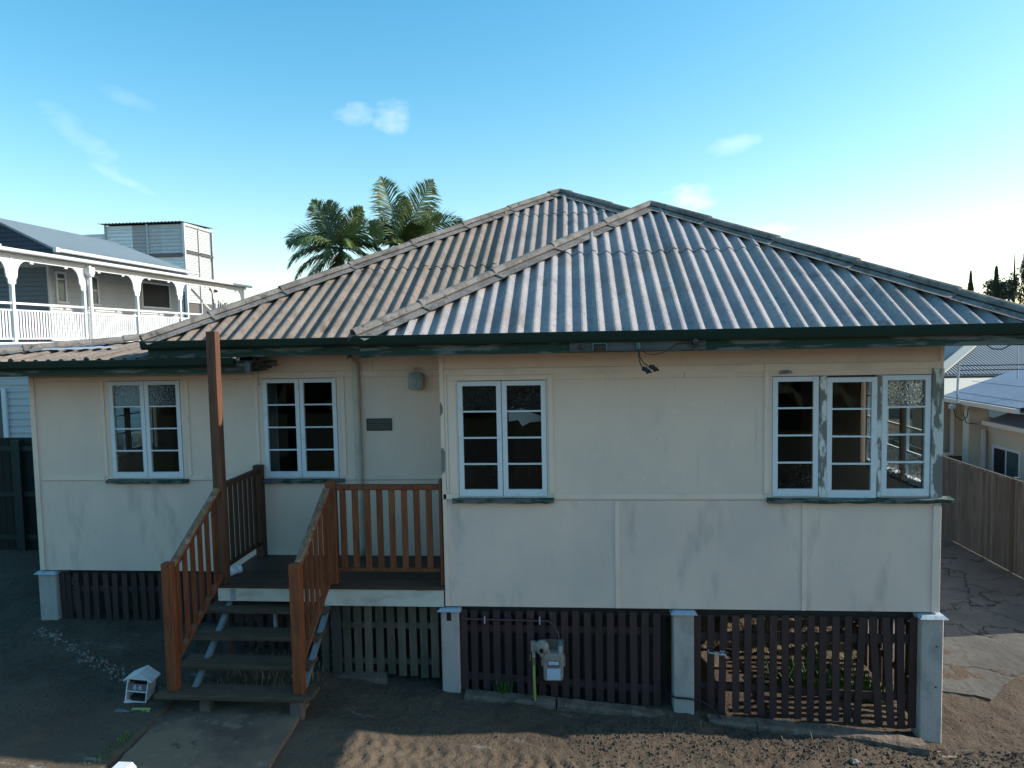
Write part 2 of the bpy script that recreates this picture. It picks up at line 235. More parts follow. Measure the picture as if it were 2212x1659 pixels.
def drive_mat():
    mm = bpy.data.materials.new('cracked_drive_concrete'); mm.use_nodes = True; nt = mm.node_tree; N = nt.nodes.new; L = nt.links.new
    b = nt.nodes['Principled BSDF']; b.inputs['Roughness'].default_value = .92; b.inputs['Specular IOR Level'].default_value = .2
    geo = N('ShaderNodeNewGeometry')
    n1 = N('ShaderNodeTexNoise'); n1.inputs['Scale'].default_value = .8; n1.inputs['Detail'].default_value = 8; L(geo.outputs['Position'], n1.inputs[0])
    n2 = N('ShaderNodeTexNoise'); n2.inputs['Scale'].default_value = 1.6; n2.inputs['Detail'].default_value = 5; L(geo.outputs['Position'], n2.inputs[0])
    ad = N('ShaderNodeVectorMath'); ad.operation = 'MULTIPLY_ADD'; L(n2.outputs['Color'], ad.inputs[0]); ad.inputs[1].default_value = (.9,.9,.9); L(geo.outputs['Position'], ad.inputs[2])
    v = N('ShaderNodeTexVoronoi'); v.feature = 'DISTANCE_TO_EDGE'; v.inputs['Scale'].default_value = .62; L(ad.outputs[0], v.inputs[0])
    v2 = N('ShaderNodeTexVoronoi'); v2.feature = 'DISTANCE_TO_EDGE'; v2.inputs['Scale'].default_value = 1.9; L(ad.outputs[0], v2.inputs[0])
    def rng(x, lo, hi, a=0, c=1):
        m_ = N('ShaderNodeMapRange'); m_.inputs[1].default_value = lo; m_.inputs[2].default_value = hi; m_.inputs[3].default_value = a; m_.inputs[4].default_value = c; L(x, m_.inputs[0]); return m_.outputs[0]
    mx = N('ShaderNodeMix'); mx.data_type = 'RGBA'; L(rng(n1.outputs[0], .38, .64), mx.inputs[0]); mx.inputs[6].default_value = (.085,.080,.072,1); mx.inputs[7].default_value = (.140,.132,.118,1)
    m2 = N('ShaderNodeMix'); m2.data_type = 'RGBA'; L(rng(v.outputs['Distance'], .002, .012, 1, 0), m2.inputs[0]); L(mx.outputs[2], m2.inputs[6]); m2.inputs[7].default_value = (.03,.028,.02,1)
    mul = N('ShaderNodeMath'); mul.operation = 'MULTIPLY'; L(rng(v2.outputs['Distance'], .004, .03, .75, 0), mul.inputs[0]); L(rng(n1.outputs[0], .45, .6), mul.inputs[1])
    m3 = N('ShaderNodeMix'); m3.data_type = 'RGBA'; L(mul.outputs[0], m3.inputs[0]); L(m2.outputs[2], m3.inputs[6]); m3.inputs[7].default_value = (.05,.045,.035,1)
    L(m3.outputs[2], b.inputs['Base Color'])
    n3 = N('ShaderNodeTexNoise'); n3.inputs['Scale'].default_value = 9; n3.inputs['Detail'].default_value = 8; L(geo.outputs['Position'], n3.inputs[0])
    h = N('ShaderNodeMath'); h.operation = 'ADD'; L(n3.outputs[0], h.inputs[0]); L(rng(v.outputs['Distance'], 0, .03, -.8, 0), h.inputs[1])
    bp = N('ShaderNodeBump'); bp.inputs['Distance'].default_value = .02; L(h.outputs[0], bp.inputs['Height']); L(bp.outputs[0], b.inputs['Normal'])
    return mm
m_drive = drive_mat()

# ------------------------------------------------------------------ builders
WORG = {}
class MB:
    def __init__(s): s.v = []; s.f = []
    def add(s, vs, fs):
        n = len(s.v); s.v += [tuple(p) for p in vs]; s.f += [tuple(i+n for i in q) for q in fs]; return s
    def box(s, x0, x1, y0, y1, z0, z1):
        return s.add([(x0,y0,z0),(x1,y0,z0),(x1,y1,z0),(x0,y1,z0),(x0,y0,z1),(x1,y0,z1),(x1,y1,z1),(x0,y1,z1)],
                     [(0,3,2,1),(4,5,6,7),(0,1,5,4),(1,2,6,5),(2,3,7,6),(3,0,4,7)])
    def bar(s, a, b, w, h, up=(0,0,1), w2=None, h2=None):
        """rectangular bar from a to b, w across, h along up"""
        a = Vector(a); b = Vector(b); d = (b-a).normalized(); up = Vector(up)
        x = d.cross(up)
        if x.length < 1e-4: x = d.cross(Vector((1,0,0)))
        x.normalize(); y = x.cross(d); vs = []
        for p, ww, hh in ((a, w, h), (b, w2 or w, h2 or h)):
            for sx, sy in ((-1,-1),(1,-1),(1,1),(-1,1)): vs.append(p + x*sx*ww/2 + y*sy*hh/2)
        return s.add(vs, [(0,1,2,3),(7,6,5,4),(0,4,5,1),(1,5,6,2),(2,6,7,3),(3,7,4,0)])
    def tube(s, pts, rad, n=10, caps=True):
        pts = [Vector(p) for p in pts]; rads = rad if isinstance(rad, (list, tuple)) else [rad]*len(pts)
        ref = Vector((0,0,1)); base = len(s.v); 
        for i, p in enumerate(pts):
            d = (pts[min(i+1, len(pts)-1)] - pts[max(i-1, 0)]).normalized()
            x = d.cross(ref)
            if x.length < .05: x = d.cross(Vector((0,1,0)))
            x.normalize(); y = d.cross(x)
            for k in range(n):
                a = 2*math.pi*k/n; s.v.append(tuple(p + (x*math.cos(a) + y*math.sin(a))*rads[i]))
        for i in range(len(pts)-1):
            for k in range(n):
                a = base+i*n+k; b = base+i*n+(k+1) % n; s.f.append((a, b, b+n, a+n))
        if caps:
            s.f.append(tuple(base+k for k in range(n-1, -1, -1))); s.f.append(tuple(base+(len(pts)-1)*n+k for k in range(n)))
        return s
    def prism(s, poly, axis, a0, a1):
        """extrude a 2-D polygon along axis 0/1/2"""
        n = len(poly); vs = []
        for a in (a0, a1):
            for p, q in poly:
                vs.append([(a,p,q),(p,a,q),(p,q,a)][axis])
        fs = [tuple(range(n)), tuple(range(2*n-1, n-1, -1))] + [(i, i+n, (i+1) % n+n, (i+1) % n) for i in range(n)]
        return s.add(vs, fs)
    def ball(s, c, rx, ry, rz, n=10, m=6, jit=0):
        c = Vector(c); base = len(s.v); rr = random.Random(int(abs(c.x*997+c.y*131+c.z*17)*100))
        for i in range(m+1):
            t = math.pi*i/m
            for k in range(n):
                a = 2*math.pi*k/n; j = 1+rr.uniform(-jit, jit)
                s.v.append((c.x+rx*j*math.sin(t)*math.cos(a), c.y+ry*j*math.sin(t)*math.sin(a), c.z+rz*j*math.cos(t)))
        for i in range(m):
            for k in range(n):
                a = base+i*n+k; b = base+i*n+(k+1) % n; s.f.append((a, a+n, b+n, b))
        return s
    def build(s, name, m, parent=None, label=None, smooth=False, bevel=0, origin=None, fixn=True):
        me = bpy.data.meshes.new(name)
        if not bevel and not smooth: pass
        po = WORG[parent.name] if parent else Vector((0,0,0))
        if origin is None:
            a = np.array(s.v); 
            o = po.copy() if parent else Vector(((a[:,0].min()+a[:,0].max())/2, (a[:,1].min()+a[:,1].max())/2, a[:,2].min()))
        else: o = Vector(origin)
        me.from_pydata([(p[0]-o.x, p[1]-o.y, p[2]-o.z) for p in s.v], [], s.f)
        if fixn or bevel:
            import bmesh
            bm = bmesh.new(); bm.from_mesh(me)
            if fixn: bmesh.ops.recalc_face_normals(bm, faces=bm.faces)
            if bevel: bmesh.ops.bevel(bm, geom=bm.edges[:], offset=bevel, segments=1, affect='EDGES', clamp_overlap=True)
            bm.to_mesh(me); bm.free()
        me.materials.append(m)
        if smooth: me.shade_smooth()
        ob = bpy.data.objects.new(name, me); COL.objects.link(ob)
        if parent: ob.parent = parent
        ob.location = o - po; WORG[ob.name] = o
        if label: ob['label'] = label
        return ob
def box(*a): return MB().box(*a)
def thing(name, loc, label, cat, group=None):
    o = bpy.data.objects.new(name, None); COL.objects.link(o); o.location = loc; WORG[o.name] = Vector(loc)
    o.empty_display_size = .2; o['label'] = label; o['category'] = cat
    if group: o['group'] = group
    return o
def tag(o, label=None, cat=None, group=None, kind=None):
    for k, v in (('label', label), ('category', cat), ('group', group), ('kind', kind)):
        if v: o[k] = v
    return o
def kid(o, parent, loc):
    """copy a part (sharing its mesh) to a new place under parent"""
    c = o.copy(); COL.objects.link(c); c.parent = parent; c.location = Vector(loc) - WORG[parent.name]; WORG[c.name] = Vector(loc); return c

rs = np.random.RandomState(3)
def vnoise(x, y, sc, seed):
    """smooth value noise on arrays"""
    r_ = np.random.RandomState(seed); T = r_.rand(256, 256)
    xs = x*sc+1000; ys = y*sc+1000; xi = np.floor(xs).astype(int); yi = np.floor(ys).astype(int); fx = xs-xi; fy = ys-yi
    fx = fx*fx*(3-2*fx); fy = fy*fy*(3-2*fy)
    g = lambda i, j: T[i % 256, j % 256]
    return (g(xi,yi)*(1-fx)+g(xi+1,yi)*fx)*(1-fy) + (g(xi,yi+1)*(1-fx)+g(xi+1,yi+1)*fx)*fy - .5

# ------------------------------------------------------------------ ground
GX = [-400,-12,-8,-4.4,-1.6,0,2.85,5.7,7.5,10,14,400]; GZ = [-.7,-.72,-.72,-.76,-.88,-1.07,-1.27,-1.54,-1.56,-1.56,-1.6,-1.6]
def gbase(x): return np.interp(x, GX, GZ)
def gheight(x, y):
    z = gbase(x)
    near = np.clip((9.5-np.abs(x))/2, 0, 1)*np.clip((3.2-y)/1.0, 0, 1)*np.clip((y+7)/2, 0, 1)
    z = z + near*(.05*vnoise(x,y,1.1,1) + .030*vnoise(x,y,3.7,2) + .018*vnoise(x,y,11,3) + .011*vnoise(x,y,27,4))
    # churned, cloddy soil on the right in front of the kerb
    churn = np.clip((x-1.2)/2.5, 0, 1)*np.clip((.2-y)/.6, 0, 1)*near
    z = z + churn*(.05*np.abs(vnoise(x,y,7,5)) + .035*np.abs(vnoise(x,y,17,6)) + .02*np.abs(vnoise(x,y,40,8)))
    # tyre track with chevron lugs
    for yc0, ph in ((-1.30, 0), (-1.62, .07)):
        yc = yc0 - .10*(x-.6)*.35 + .02*np.sin(x*1.3)
        inb = np.clip(1-np.abs(y-yc)/.15, 0, 1)*np.clip((x+1.1)/.4, 0, 1)*np.clip((5.2-x)/1, 0, 1)*np.clip((x+1.4), 0, 1)
        lug = ((x*6.2 + np.abs(y-yc)*3.5 + ph*9) % 1.0)
        z = z - inb**.5*.025 + np.where((lug > .25) & (lug < .8), .022, 0)*(.6+1.2*(vnoise(x,y,2.2,31)+.5))*np.clip(inb*3, 0, 1)
    # slab bed of the path is cut flat
    inp = (x > -3.0) & (x < -1.5) & (y < -.85)
    z = np.where(inp, np.minimum(z, -.90), z)
    # dip under the drive slab and bank under the house
    return z
def build_ground():
    xs = np.concatenate([[-400,-150,-70,-40,-25,-18,-14,-11], np.arange(-9.5, 9.001, .034), [10,11,12,14,17,20,30,50,100,200,400]])
    ys = np.concatenate([[-200,-60,-20,-12,-9,-7,-5.5,-4.5,-3.8,-3.3], np.arange(-3.0, .8, .034), np.arange(.8, 4, .12), [5,7,9,12,16,22,30,45,70,120,200,400]])
    X, Y = np.meshgrid(xs, ys); Z = gheight(X, Y)
    Z = np.where((X > 6.2) & (X < 10.4) & (Y > 2.9), -1.62, Z)
    n, m_ = len(ys), len(xs)
    vs_ = np.stack([X.ravel(), Y.ravel(), Z.ravel()], 1); idx = np.arange(n*m_).reshape(n, m_)
    fs = np.stack([idx[:-1,:-1].ravel(), idx[:-1,1:].ravel(), idx[1:,1:].ravel(), idx[1:,:-1].ravel()], 1)
    me = bpy.data.meshes.new('ground'); me.vertices.add(len(vs_)); me.vertices.foreach_set('co', vs_.ravel())
    me.loops.add(fs.size); me.loops.foreach_set('vertex_index', fs.ravel()); me.polygons.add(len(fs)); me.polygons.foreach_set('loop_start', np.arange(0, fs.size, 4)); me.polygons.foreach_set('loop_total', np.full(len(fs), 4))
    me.update(); me.shade_smooth(); me.materials.append(m_ground)
    o = bpy.data.objects.new('ground', me); COL.objects.link(o); tag(o, 'bare brown dirt yard sloping down to the right', kind='structure')
build_ground()

def ragged_slab(name, poly, z0, z1, m, jit, label, parent=None, kind='structure', seg=.12):
    """slab with broken edges: outline resampled and jittered"""
    pts = []; rr = random.Random(len(name)+int(abs(poly[0][0])*10))
    for i in range(len(poly)):
        a = Vector(poly[i]); b = Vector(poly[(i+1) % len(poly)]); k = max(1, int((b-a).length/seg)); k = min(k, 120)
        for j in range(k): p = a.lerp(b, j/k); pts.append((p.x+rr.uniform(-jit, jit), p.y+rr.uniform(-jit, jit)))
    mb = MB().prism(pts, 2, z0, z1); o = mb.build(name, m, parent)
    return tag(o, label, kind=kind)
ragged_slab('path', [(-3.02,-.80),(-1.47,-.72),(-1.40,-2.1),(-1.35,-7),(-2.85,-7),(-2.92,-2.1)], -1.0, -.845, m_concrete, .015, 'grey concrete path leading up to the front steps')
ragged_slab('driveway', [(6.05,1.35),(6.9,1.05),(7.9,1.9),(8.6,1.75),(10.35,2.4),(10.35,34),(6.05,34)], -1.70, -1.535, m_drive, .035, 'cracked concrete driveway between the house and the paling fence')

# dirt bank under the house
def heap(name, x0, x1, y0, y1, hfun, m, label, n=(90, 50)):
    xs = np.linspace(x0, x1, n[0]); ys = np.linspace(y0, y1, n[1]); X, Y = np.meshgrid(xs, ys); Z = hfun(X, Y)
    idx = np.arange(X.size).reshape(X.shape)
    fs = np.stack([idx[:-1,:-1].ravel(), idx[:-1,1:].ravel(), idx[1:,1:].ravel(), idx[1:,:-1].ravel()], 1)
    mb = MB(); mb.v = list(zip(X.ravel().tolist(), Y.ravel().tolist(), Z.ravel().tolist())); mb.f = [tuple(q) for q in fs.tolist()]
    o = mb.build(name, m, smooth=True, fixn=False); return tag(o, label, kind='structure')
m_bank = mat('crumbly_bank_earth', (0.1361,0.09982,0.05897), [((0.06804,0.0499,0.03175), 5, .45, .62, 7), ((0.1905,0.1497,0.09527), 12, .56, .68, 6), ((0.02722,0.02268,0.01588), 9, .60, .70, 5)], rough=.95, bump=(18,.05))
heap('dirt_bank', 1.5, 5.66, 1.9, 5.0, lambda X, Y: gbase(X)-.05 + np.clip((Y-1.95)/1.1, 0, 1)*(1.25+.12*np.sin(X*2)) + .16*np.abs(vnoise(X,Y,4,21)) + .10*np.abs(vnoise(X,Y,10,22)), m_bank, 'crumbly earth bank under the house floor')

def sheet(name, x0, x1, y0, y1, dz, m, label):
    xs = [x for x in sorted(set([x0, x1]+GX)) if x0 <= x <= x1]; mb = MB()
    for x in xs: mb.v += [(x, y0, float(gbase(x))+dz), (x, y1, float(gbase(x))+dz)]
    for i in range(len(xs)-1): mb.f.append((2*i, 2*i+2, 2*i+3, 2*i+1))
    return tag(mb.build(name, m, fixn=False), label, kind='structure')
sheet('unseen_verge', -80, 80, -80, -9.5, .004, mat('mown_grass', (.035,.05,.018), [((.055,.06,.028), .7, .45, .7, 6)], rough=.95), 'grass verge, added in front of the yard to darken window reflections')  # unseen grass, added to darken what the panes reflect
sheet('unseen_road', -80, 80, -21, -13, .008, mat('street_asphalt', (.045,.045,.047), [((.06,.06,.06), 3, .5, .7, 5)], rough=.9), 'unseen asphalt street added to darken the window reflections')  # asphalt strip out of view, added for darker pane reflections

# ------------------------------------------------------------------ the house
HL = 'single-storey cream fibro house with corrugated hip roof, raised on concrete stumps above the dirt yard'
house = thing('house', (0,0,-1.1), HL, 'house')
D = 1.2; LW = -6.2; RW = 5.75; FT = 3.10      # rear wall line, left end, right end, ceiling height
ZB, ZT = 1.346, 2.746                          # window bottom and top
TH = .11
WIN_A = [(.21, 1.271, ZB, ZT)]
def panel(x0, x1, z0, z1, y, m, name='wall_panel'):
    if x1-x0 < .01 or z1-z0 < .01: return
    return box(x0, x1, y, y+TH, z0, z1).build(name, m, house)
def strip(x0, x1, z0, z1, y, m=None, d=.014): return MB().box(x0, x1, y-d, y-.0005, z0, z1).build('cover_strip', m or m_strip, house, bevel=.003)
# front block (y = 0)
for a, b in ((0,2.088),(2.088,4.24),(4.24,RW)): panel(a+.002, b-.002, 0, 1.30, 0, m_wall_low)
panel(0, .21, 1.304, ZT, 0, m_wall); panel(1.271, 3.874, 1.304, ZT, 0, m_wall)
panel(.21, 1.271, 1.304, ZB, 0, m_wall); panel(3.874, 5.622, 1.304, ZB, 0, m_wall)
panel(5.622, RW, 1.304, ZT, 0, m_bare)
for a, b in ((0,2.88),(2.884,RW)): panel(a, b, ZT+.002, FT+.1, 0, m_wall)
for a, b in ((.012,.19),(1.352,3.775)): strip(a, b, 1.322, 1.385, 0)
strip(3.783, 5.70, 2.812, 2.892, 0); strip(.055, 3.778, 2.812, 2.892, 0)
for x in (2.062, 4.214): strip(x, x+.052, .002, 1.30, 0)
strip(2.862, 2.905, 2.895, 3.08, 0); strip(0.002, .052, 1.322, 3.08, 0); strip(.004, .052, .002, 1.318, 0)
strip(.058, .085, 1.39, 2.81, 0); strip(1.295, 1.35, 1.39, 2.81, 0); strip(3.782, 3.834, 1.39, 2.81, 0)
strip(5.66, 5.748, .002, 1.25, 0, d=.02); strip(5.705, 5.748, 2.895, 3.08, 0, d=.018)
strip(.092, .192, 1.39, 2.749, 0, d=.008); strip(.11, 1.30, 2.752, 2.808, 0, d=.008)
# knocks and patches on the corner
for (x0,x1,z0,z1) in ((.0,.045,1.62,1.95),(.0,.03,2.32,2.5)):
    MB().prism([(x0,z0),(x1,z0+.05),(x1+.004,z1-.06),(x1-.02,z1),(x0,z1-.02)], 1, -.018, -.015).build('paint_patch', m_bare, house)
# left flank of the front block, rear wall, wing
MB().box(0.0005, .11, TH, D, 0, FT+.1).build('wall_panel', m_wall, house)
for a, b in ((LW,-2.82),(-2.816,-1.14),(-1.14,-.002)): panel(a+.002, b-.002, 0, 1.31, D, m_wall_low if a < -4 else m_wall)
wl = [(-5.003,-3.937),(-2.737,-1.672)]
for a, b in ((LW,-5.003),(-3.937,-2.737),(-1.672,-.002)): panel(a, b, 1.314, ZT, D, m_wall)
for a, b in wl: panel(a, b, 1.314, ZB, D, m_wall)
panel(LW, -2.79, ZT+.002, 2.86, D, m_wall); panel(-2.786, -1.17, ZT+.002, FT+.1, D, m_wall); panel(-1.166, -.002, ZT+.002, FT+.1, D, m_wall)
for a, b in ((-6.08,-5.12),(-3.83,-2.85),(-1.545,-.01)): strip(a, b, 1.322, 1.383, D)
strip(-6.196, -6.12, .004, 2.82, D, d=.02); strip(-2.84, -.01, 2.765, 2.835, D); strip(-6.1, -2.86, 2.765, 2.815, D)
for x in (-5.115, -3.862, -2.848, -1.605): strip(x, x+.045, 1.386, 2.762, D)
strip(-1.20, -1.155, 2.838, 3.08, D); strip(-2.85, -2.80, 2.838, 3.08, D); strip(-1.165, -1.12, .25, 1.318, D)
# other walls (side walls have real openings), floor, ceiling, rooms
def sidewall(x0, x1, y0, y1, z0, z1, m=m_wall, name='wall_panel'): return box(x0, x1, y0, y1, z0, z1).build(name, m, house)
sidewall(RW-TH, RW-.0005, TH+.001, 9.5, 0, ZB); sidewall(RW-TH, RW-.0005, TH+.001, 9.5, ZT, FT+.1); sidewall(RW-TH, RW-.0005, TH+.001, .24, ZB+.001, ZT-.001, m_bare); sidewall(RW-TH, RW-.0005, 2.0, 9.5, ZB+.001, ZT-.001)
sidewall(LW+.0005, LW+TH, D+TH+.001, 8, 0, ZB); sidewall(LW+.0005, LW+TH, D+TH+.001, 8, ZT, 2.86); sidewall(LW+.0005, LW+TH, D+TH+.001, 2.5, ZB+.001, ZT-.001); sidewall(LW+.0005, LW+TH, 4.1, 8, ZB+.001, ZT-.001)
box(LW+TH, RW-TH, 9.4, 9.5, 0, FT).build('wall_panel', m_wall, house)
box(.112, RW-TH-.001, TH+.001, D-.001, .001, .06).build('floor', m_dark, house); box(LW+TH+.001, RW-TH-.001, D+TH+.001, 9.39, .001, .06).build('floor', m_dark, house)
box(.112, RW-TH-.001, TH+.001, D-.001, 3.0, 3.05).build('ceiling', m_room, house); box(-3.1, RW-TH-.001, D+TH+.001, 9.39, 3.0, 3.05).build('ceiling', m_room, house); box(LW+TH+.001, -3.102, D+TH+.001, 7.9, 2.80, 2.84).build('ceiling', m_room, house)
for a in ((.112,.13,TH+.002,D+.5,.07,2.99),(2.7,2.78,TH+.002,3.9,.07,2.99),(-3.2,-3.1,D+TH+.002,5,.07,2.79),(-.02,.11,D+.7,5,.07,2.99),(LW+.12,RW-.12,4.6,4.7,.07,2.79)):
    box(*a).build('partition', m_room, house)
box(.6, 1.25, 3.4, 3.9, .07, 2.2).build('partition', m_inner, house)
# hung rag of cloth behind window A
MB().add([(.78,.45,2.32),(1.0,.46,2.34),(1.18,.45,2.27),(1.25,.46,2.26),(1.2,.47,2.2),(1.05,.45,2.19),(.95,.46,2.14),(.9,.45,2.22),(.78,.46,2.2)], [(0,1,7,8),(1,2,5,6,7),(2,3,4,5)]).build('cloth', m_sash, house)

def window(x0, y, n, obsc, gap=0, sill=True, sill_ext=(.08,.07), ajar=None, xs=None, z0=ZB, z1=ZT):
    """casement window facing -y: frame part with sashes and panes as sub-parts"""
    xs = xs or [(x0, x0+.5305), (x0+.5305, x0+1.061)]
    X0, X1 = xs[0][0], xs[-1][1]
    fr = MB().box(X0-.0, X1, y+.045, y+.10, z1-.03, z1-.001).box(X0, X1, y+.045, y+.10, z0+.001, z0+.03)
    fr.box(X0+.001, X0+.028, y+.045, y+.10, z0+.03, z1-.03).box(X1-.028, X1-.001, y+.045, y+.10, z0+.03, z1-.03)
    fo = fr.build('window', m_inner, house)
    for i, (a, b) in enumerate(xs):
        a += .004; b -= .004
        def put(p): return p
        st, tr, br, mt = .058, .056, .092, .020
        rot = 0 if not ajar or ajar[0] != i else ajar[1]
        def T(mb):
            if rot:
                ca, sa = math.cos(rot), math.sin(rot); mb.v = [(a+(p[0]-a)*ca+(p[1]-y)*sa, y-(p[0]-a)*sa+(p[1]-y)*ca, p[2]-.015) for p in mb.v]
            return mb
        yy = y-.006
        s_ = MB().box(a, a+st, yy, yy+.045, z0+.006, z1-.006).box(b-st, b, yy, yy+.045, z0+.006, z1-.006)
        s_.box(a+st, b-st, yy+.0005, yy+.0445, z1-.006-tr, z1-.0065).box(a+st, b-st, yy+.0005, yy+.0445, z0+.0065, z0+br)
        zz0, zz1 = z0+br, z1-.006-tr; h = (zz1-zz0-3*mt)/4
        for k in range(1, 4):
            zc = zz0+k*h+(k-1)*mt; s_.box(a+st, b-st, yy+.006, yy+.04, zc, zc+mt)
        T(s_).build('sash', m_sash, fo, bevel=.0015)
        for k in range(4):
            zc = zz0+k*(h+mt); row = 3-k
            g = (m_obs2 if row == 3 else m_obs) if (i, row) in obsc else m_clear
            T(MB().box(a+st+.0005, b-st-.0005, yy+.018, yy+.022, zc+.0005, zc+h-.0005)).build('glass_pane', g, fo)
    if sill:
        e0, e1 = sill_ext
        n_ = 14; top = []; pr = MB(); rr = random.Random(int(X0*100))
        L_ = X0-e0; R_ = X1+e1
        for k in range(n_):
            xa = L_+(R_-L_)*k/n_; xb = L_+(R_-L_)*(k+1)/n_
            if k == 0: prev = rr.uniform(-.006,.006)
            nxt = rr.uniform(-.007,.007)
            pr.add([(xa,y-.075,z0-.062+prev),(xb,y-.075,z0-.062+nxt),(xb,y+.04,z0-.062),(xa,y+.04,z0-.062),(xa,y-.075,z0-.02+prev*.5),(xb,y-.075,z0-.02+nxt*.5),(xb,y+.04,z0-.001),(xa,y+.04,z0-.001)],
                   [(0,3,2,1),(4,5,6,7),(0,1,5,4),(2,3,7,6)] + ([(3,0,4,7)] if k == 0 else []) + ([(1,2,6,5)] if k == n_-1 else []))
            prev = nxt
        pr.build('sill', m_sill, fo)
    return fo
window(.21, 0, 2, {(0,0),(1,0),(0,3),(1,3)}, sill_ext=(.08,.075))
window(-5.003, D, 2, {(0,0),(1,0),(0,3)}, sill_ext=(.07,.075))
window(-2.737, D, 2, set(), sill_ext=(.05,.08))
window(3.874, 0, 3, {(0,3),(1,3),(2,0),(2,3)}, xs=[(3.874,4.395),(4.478,5.03),(5.085,5.622)], ajar=(1, R(2.2)), sill_ext=(.06,.24))
MB().box(4.397, 4.476, -.012, .10, ZB, ZT-.002).build('mullion', m_peel, house); MB().box(5.032, 5.083, -.012, .10, ZB, ZT-.002).build('mullion', m_peel, house)
# corner jamb of bare timber, side bank of casements
box(5.626, 5.752, -.016, -.0005, ZB-.02, 2.81).build('corner_board', mat('peeling_corner_board', (.62,.60,.55), [((.19,.175,.16), (7,7,2.2), .49, .53, 9)], rough=.8, bump=((14,14,5),.005)), house)
def side_window(x, y0, sgn, n, sashw, group_m=m_sash):
    fo = MB().box(x-.05, x-.01, y0, y0+n*sashw, ZT-.03, ZT-.002).box(x-.05, x-.01, y0, y0+n*sashw, ZB+.002, ZB+.03).build('window', m_inner, house)
    for i in range(n):
        a, b = y0+i*sashw+.03, y0+(i+1)*sashw-.03
        j = MB().box(x-.06, x+.001, a-.028, a-.001, ZB+.03, ZT-.03).build('jamb', m_inner, fo)
        s_ = MB().box(x-.03, x+.01, a, a+.055, ZB+.03, ZT-.03).box(x-.03, x+.01, b-.055, b, ZB+.03, ZT-.03).box(x-.03, x+.01, a+.055, b-.055, ZB+.03, ZB+.10).box(x-.03, x+.01, a+.055, b-.055, ZT-.09, ZT-.03)
        for k in range(1, 4): zc = ZB+.10+(ZT-ZB-.19)*k/4; s_.box(x-.025, x+.005, a+.055, b-.055, zc-.01, zc+.01)
        s_.build('sash', m_sash, fo)
        for k in range(4):
            z0_ = ZB+.10+(ZT-ZB-.19)*k/4; box(x-.012, x-.008, a+.056, b-.056, z0_+.011, z0_+(ZT-ZB-.19)/4-.011).build('glass_pane', m_obs if k in (0,3) else m_clear, fo)
side_window(RW-.03, .24, 1, 3, .586)
side_window(LW+.06, 2.5, -1, 2, .8)
box(-3.00, -2.66, D+.30, D+.31, .9, 2.7).build('curtain', mat('grey_curtain', (.16,.17,.17), [((.10,.105,.105), (14,14,.6), .42, .6, 3)], rough=.9), house)
# vent hood above the triple window
MB().prism([(4.02+.075*math.cos(t), 2.775+.045*math.sin(t)) for t in [math.pi*k/10 for k in range(11)]], 1, -.03, -.0145).build('vent_scoop', m_bare, house)

# roofs -------------------------------------------------------------
PITCH_C, AMP = .177, .024
def roof_face(O, U, V, k, u0, u1, courses, smin, smax, m, phase=0, sheet=6, name='roof_sheet', lift=0):
    """corrugated sheets on a sloping face. O: eave corner, U along the eave, V uphill (plan), k rise per metre of V; smin/smax(u) limit the run"""
    O = Vector(O); U = Vector(U); V = Vector(V); nrm = (Vector((0,0,1)) - V*k).normalized()
    W_ = sheet*PITCH_C; i0 = math.floor((u0-phase)/W_); i1 = math.ceil((u1-phase)/W_)
    for ci, (sa, sb) in enumerate(courses):
        for i in range(i0, i1):
            a = max(u0, phase+i*W_-.02); b = min(u1, phase+(i+1)*W_+.045)
            if b-a < .08: continue
            n = max(2, int((b-a)/(PITCH_C/10))+1); us = [a+(b-a)*q/(n-1) for q in range(n)]
            cols = []
            for q, uu in enumerate(us):
                lo = max(sa, smin(uu)); hi = min(sb, smax(uu))
                cols.append((uu, lo, hi) if hi-lo > .01 else None)
            mb = MB(); prev = None
            over = .010*((b-a) > .5)
            for c in cols:
                if c is None: prev = None; continue
                uu, lo, hi = c; t = (uu-a)/(b-a)
                h = AMP*math.cos(2*math.pi*(uu-phase)/PITCH_C) + AMP + lift + (.019 if t > .93 else 0) 
                wob = .002*math.sin(uu*3.1+ci)
                base = len(mb.v)
                segs = 5
                for sgm in range(segs+1):
                    s_ = lo+(hi-lo)*sgm/segs
                    cl = .013*(1-(s_-sa)/(sb-sa)) if ci else 0   # upper course rides over the lower
                    p = O + U*uu + V*s_ + Vector((0,0,k*s_)) + nrm*(h+cl+wob)
                    mb.v.append(tuple(p)); mb.v.append(tuple(p-nrm*.008))
                if prev is not None:
                    for sgm in range(segs):
                        A, B = prev+2*sgm, base+2*sgm
                        mb.f.append((A, B, B+2, A+2)); mb.f.append((A+1, A+3, B+3, B+1))
                    mb.f.append((prev, prev+1, base+1, base)); e = 2*segs; mb.f.append((prev+e, base+e, base+e+1, prev+e+1))
                else:
                    for sgm in range(segs): q_ = base+2*sgm; mb.f.append((q_, q_+2, q_+3, q_+1))
                prev = base
            if mb.f: mb.build(name, m((a+b)/2) if callable(m) else m, house, smooth=False, fixn=False)
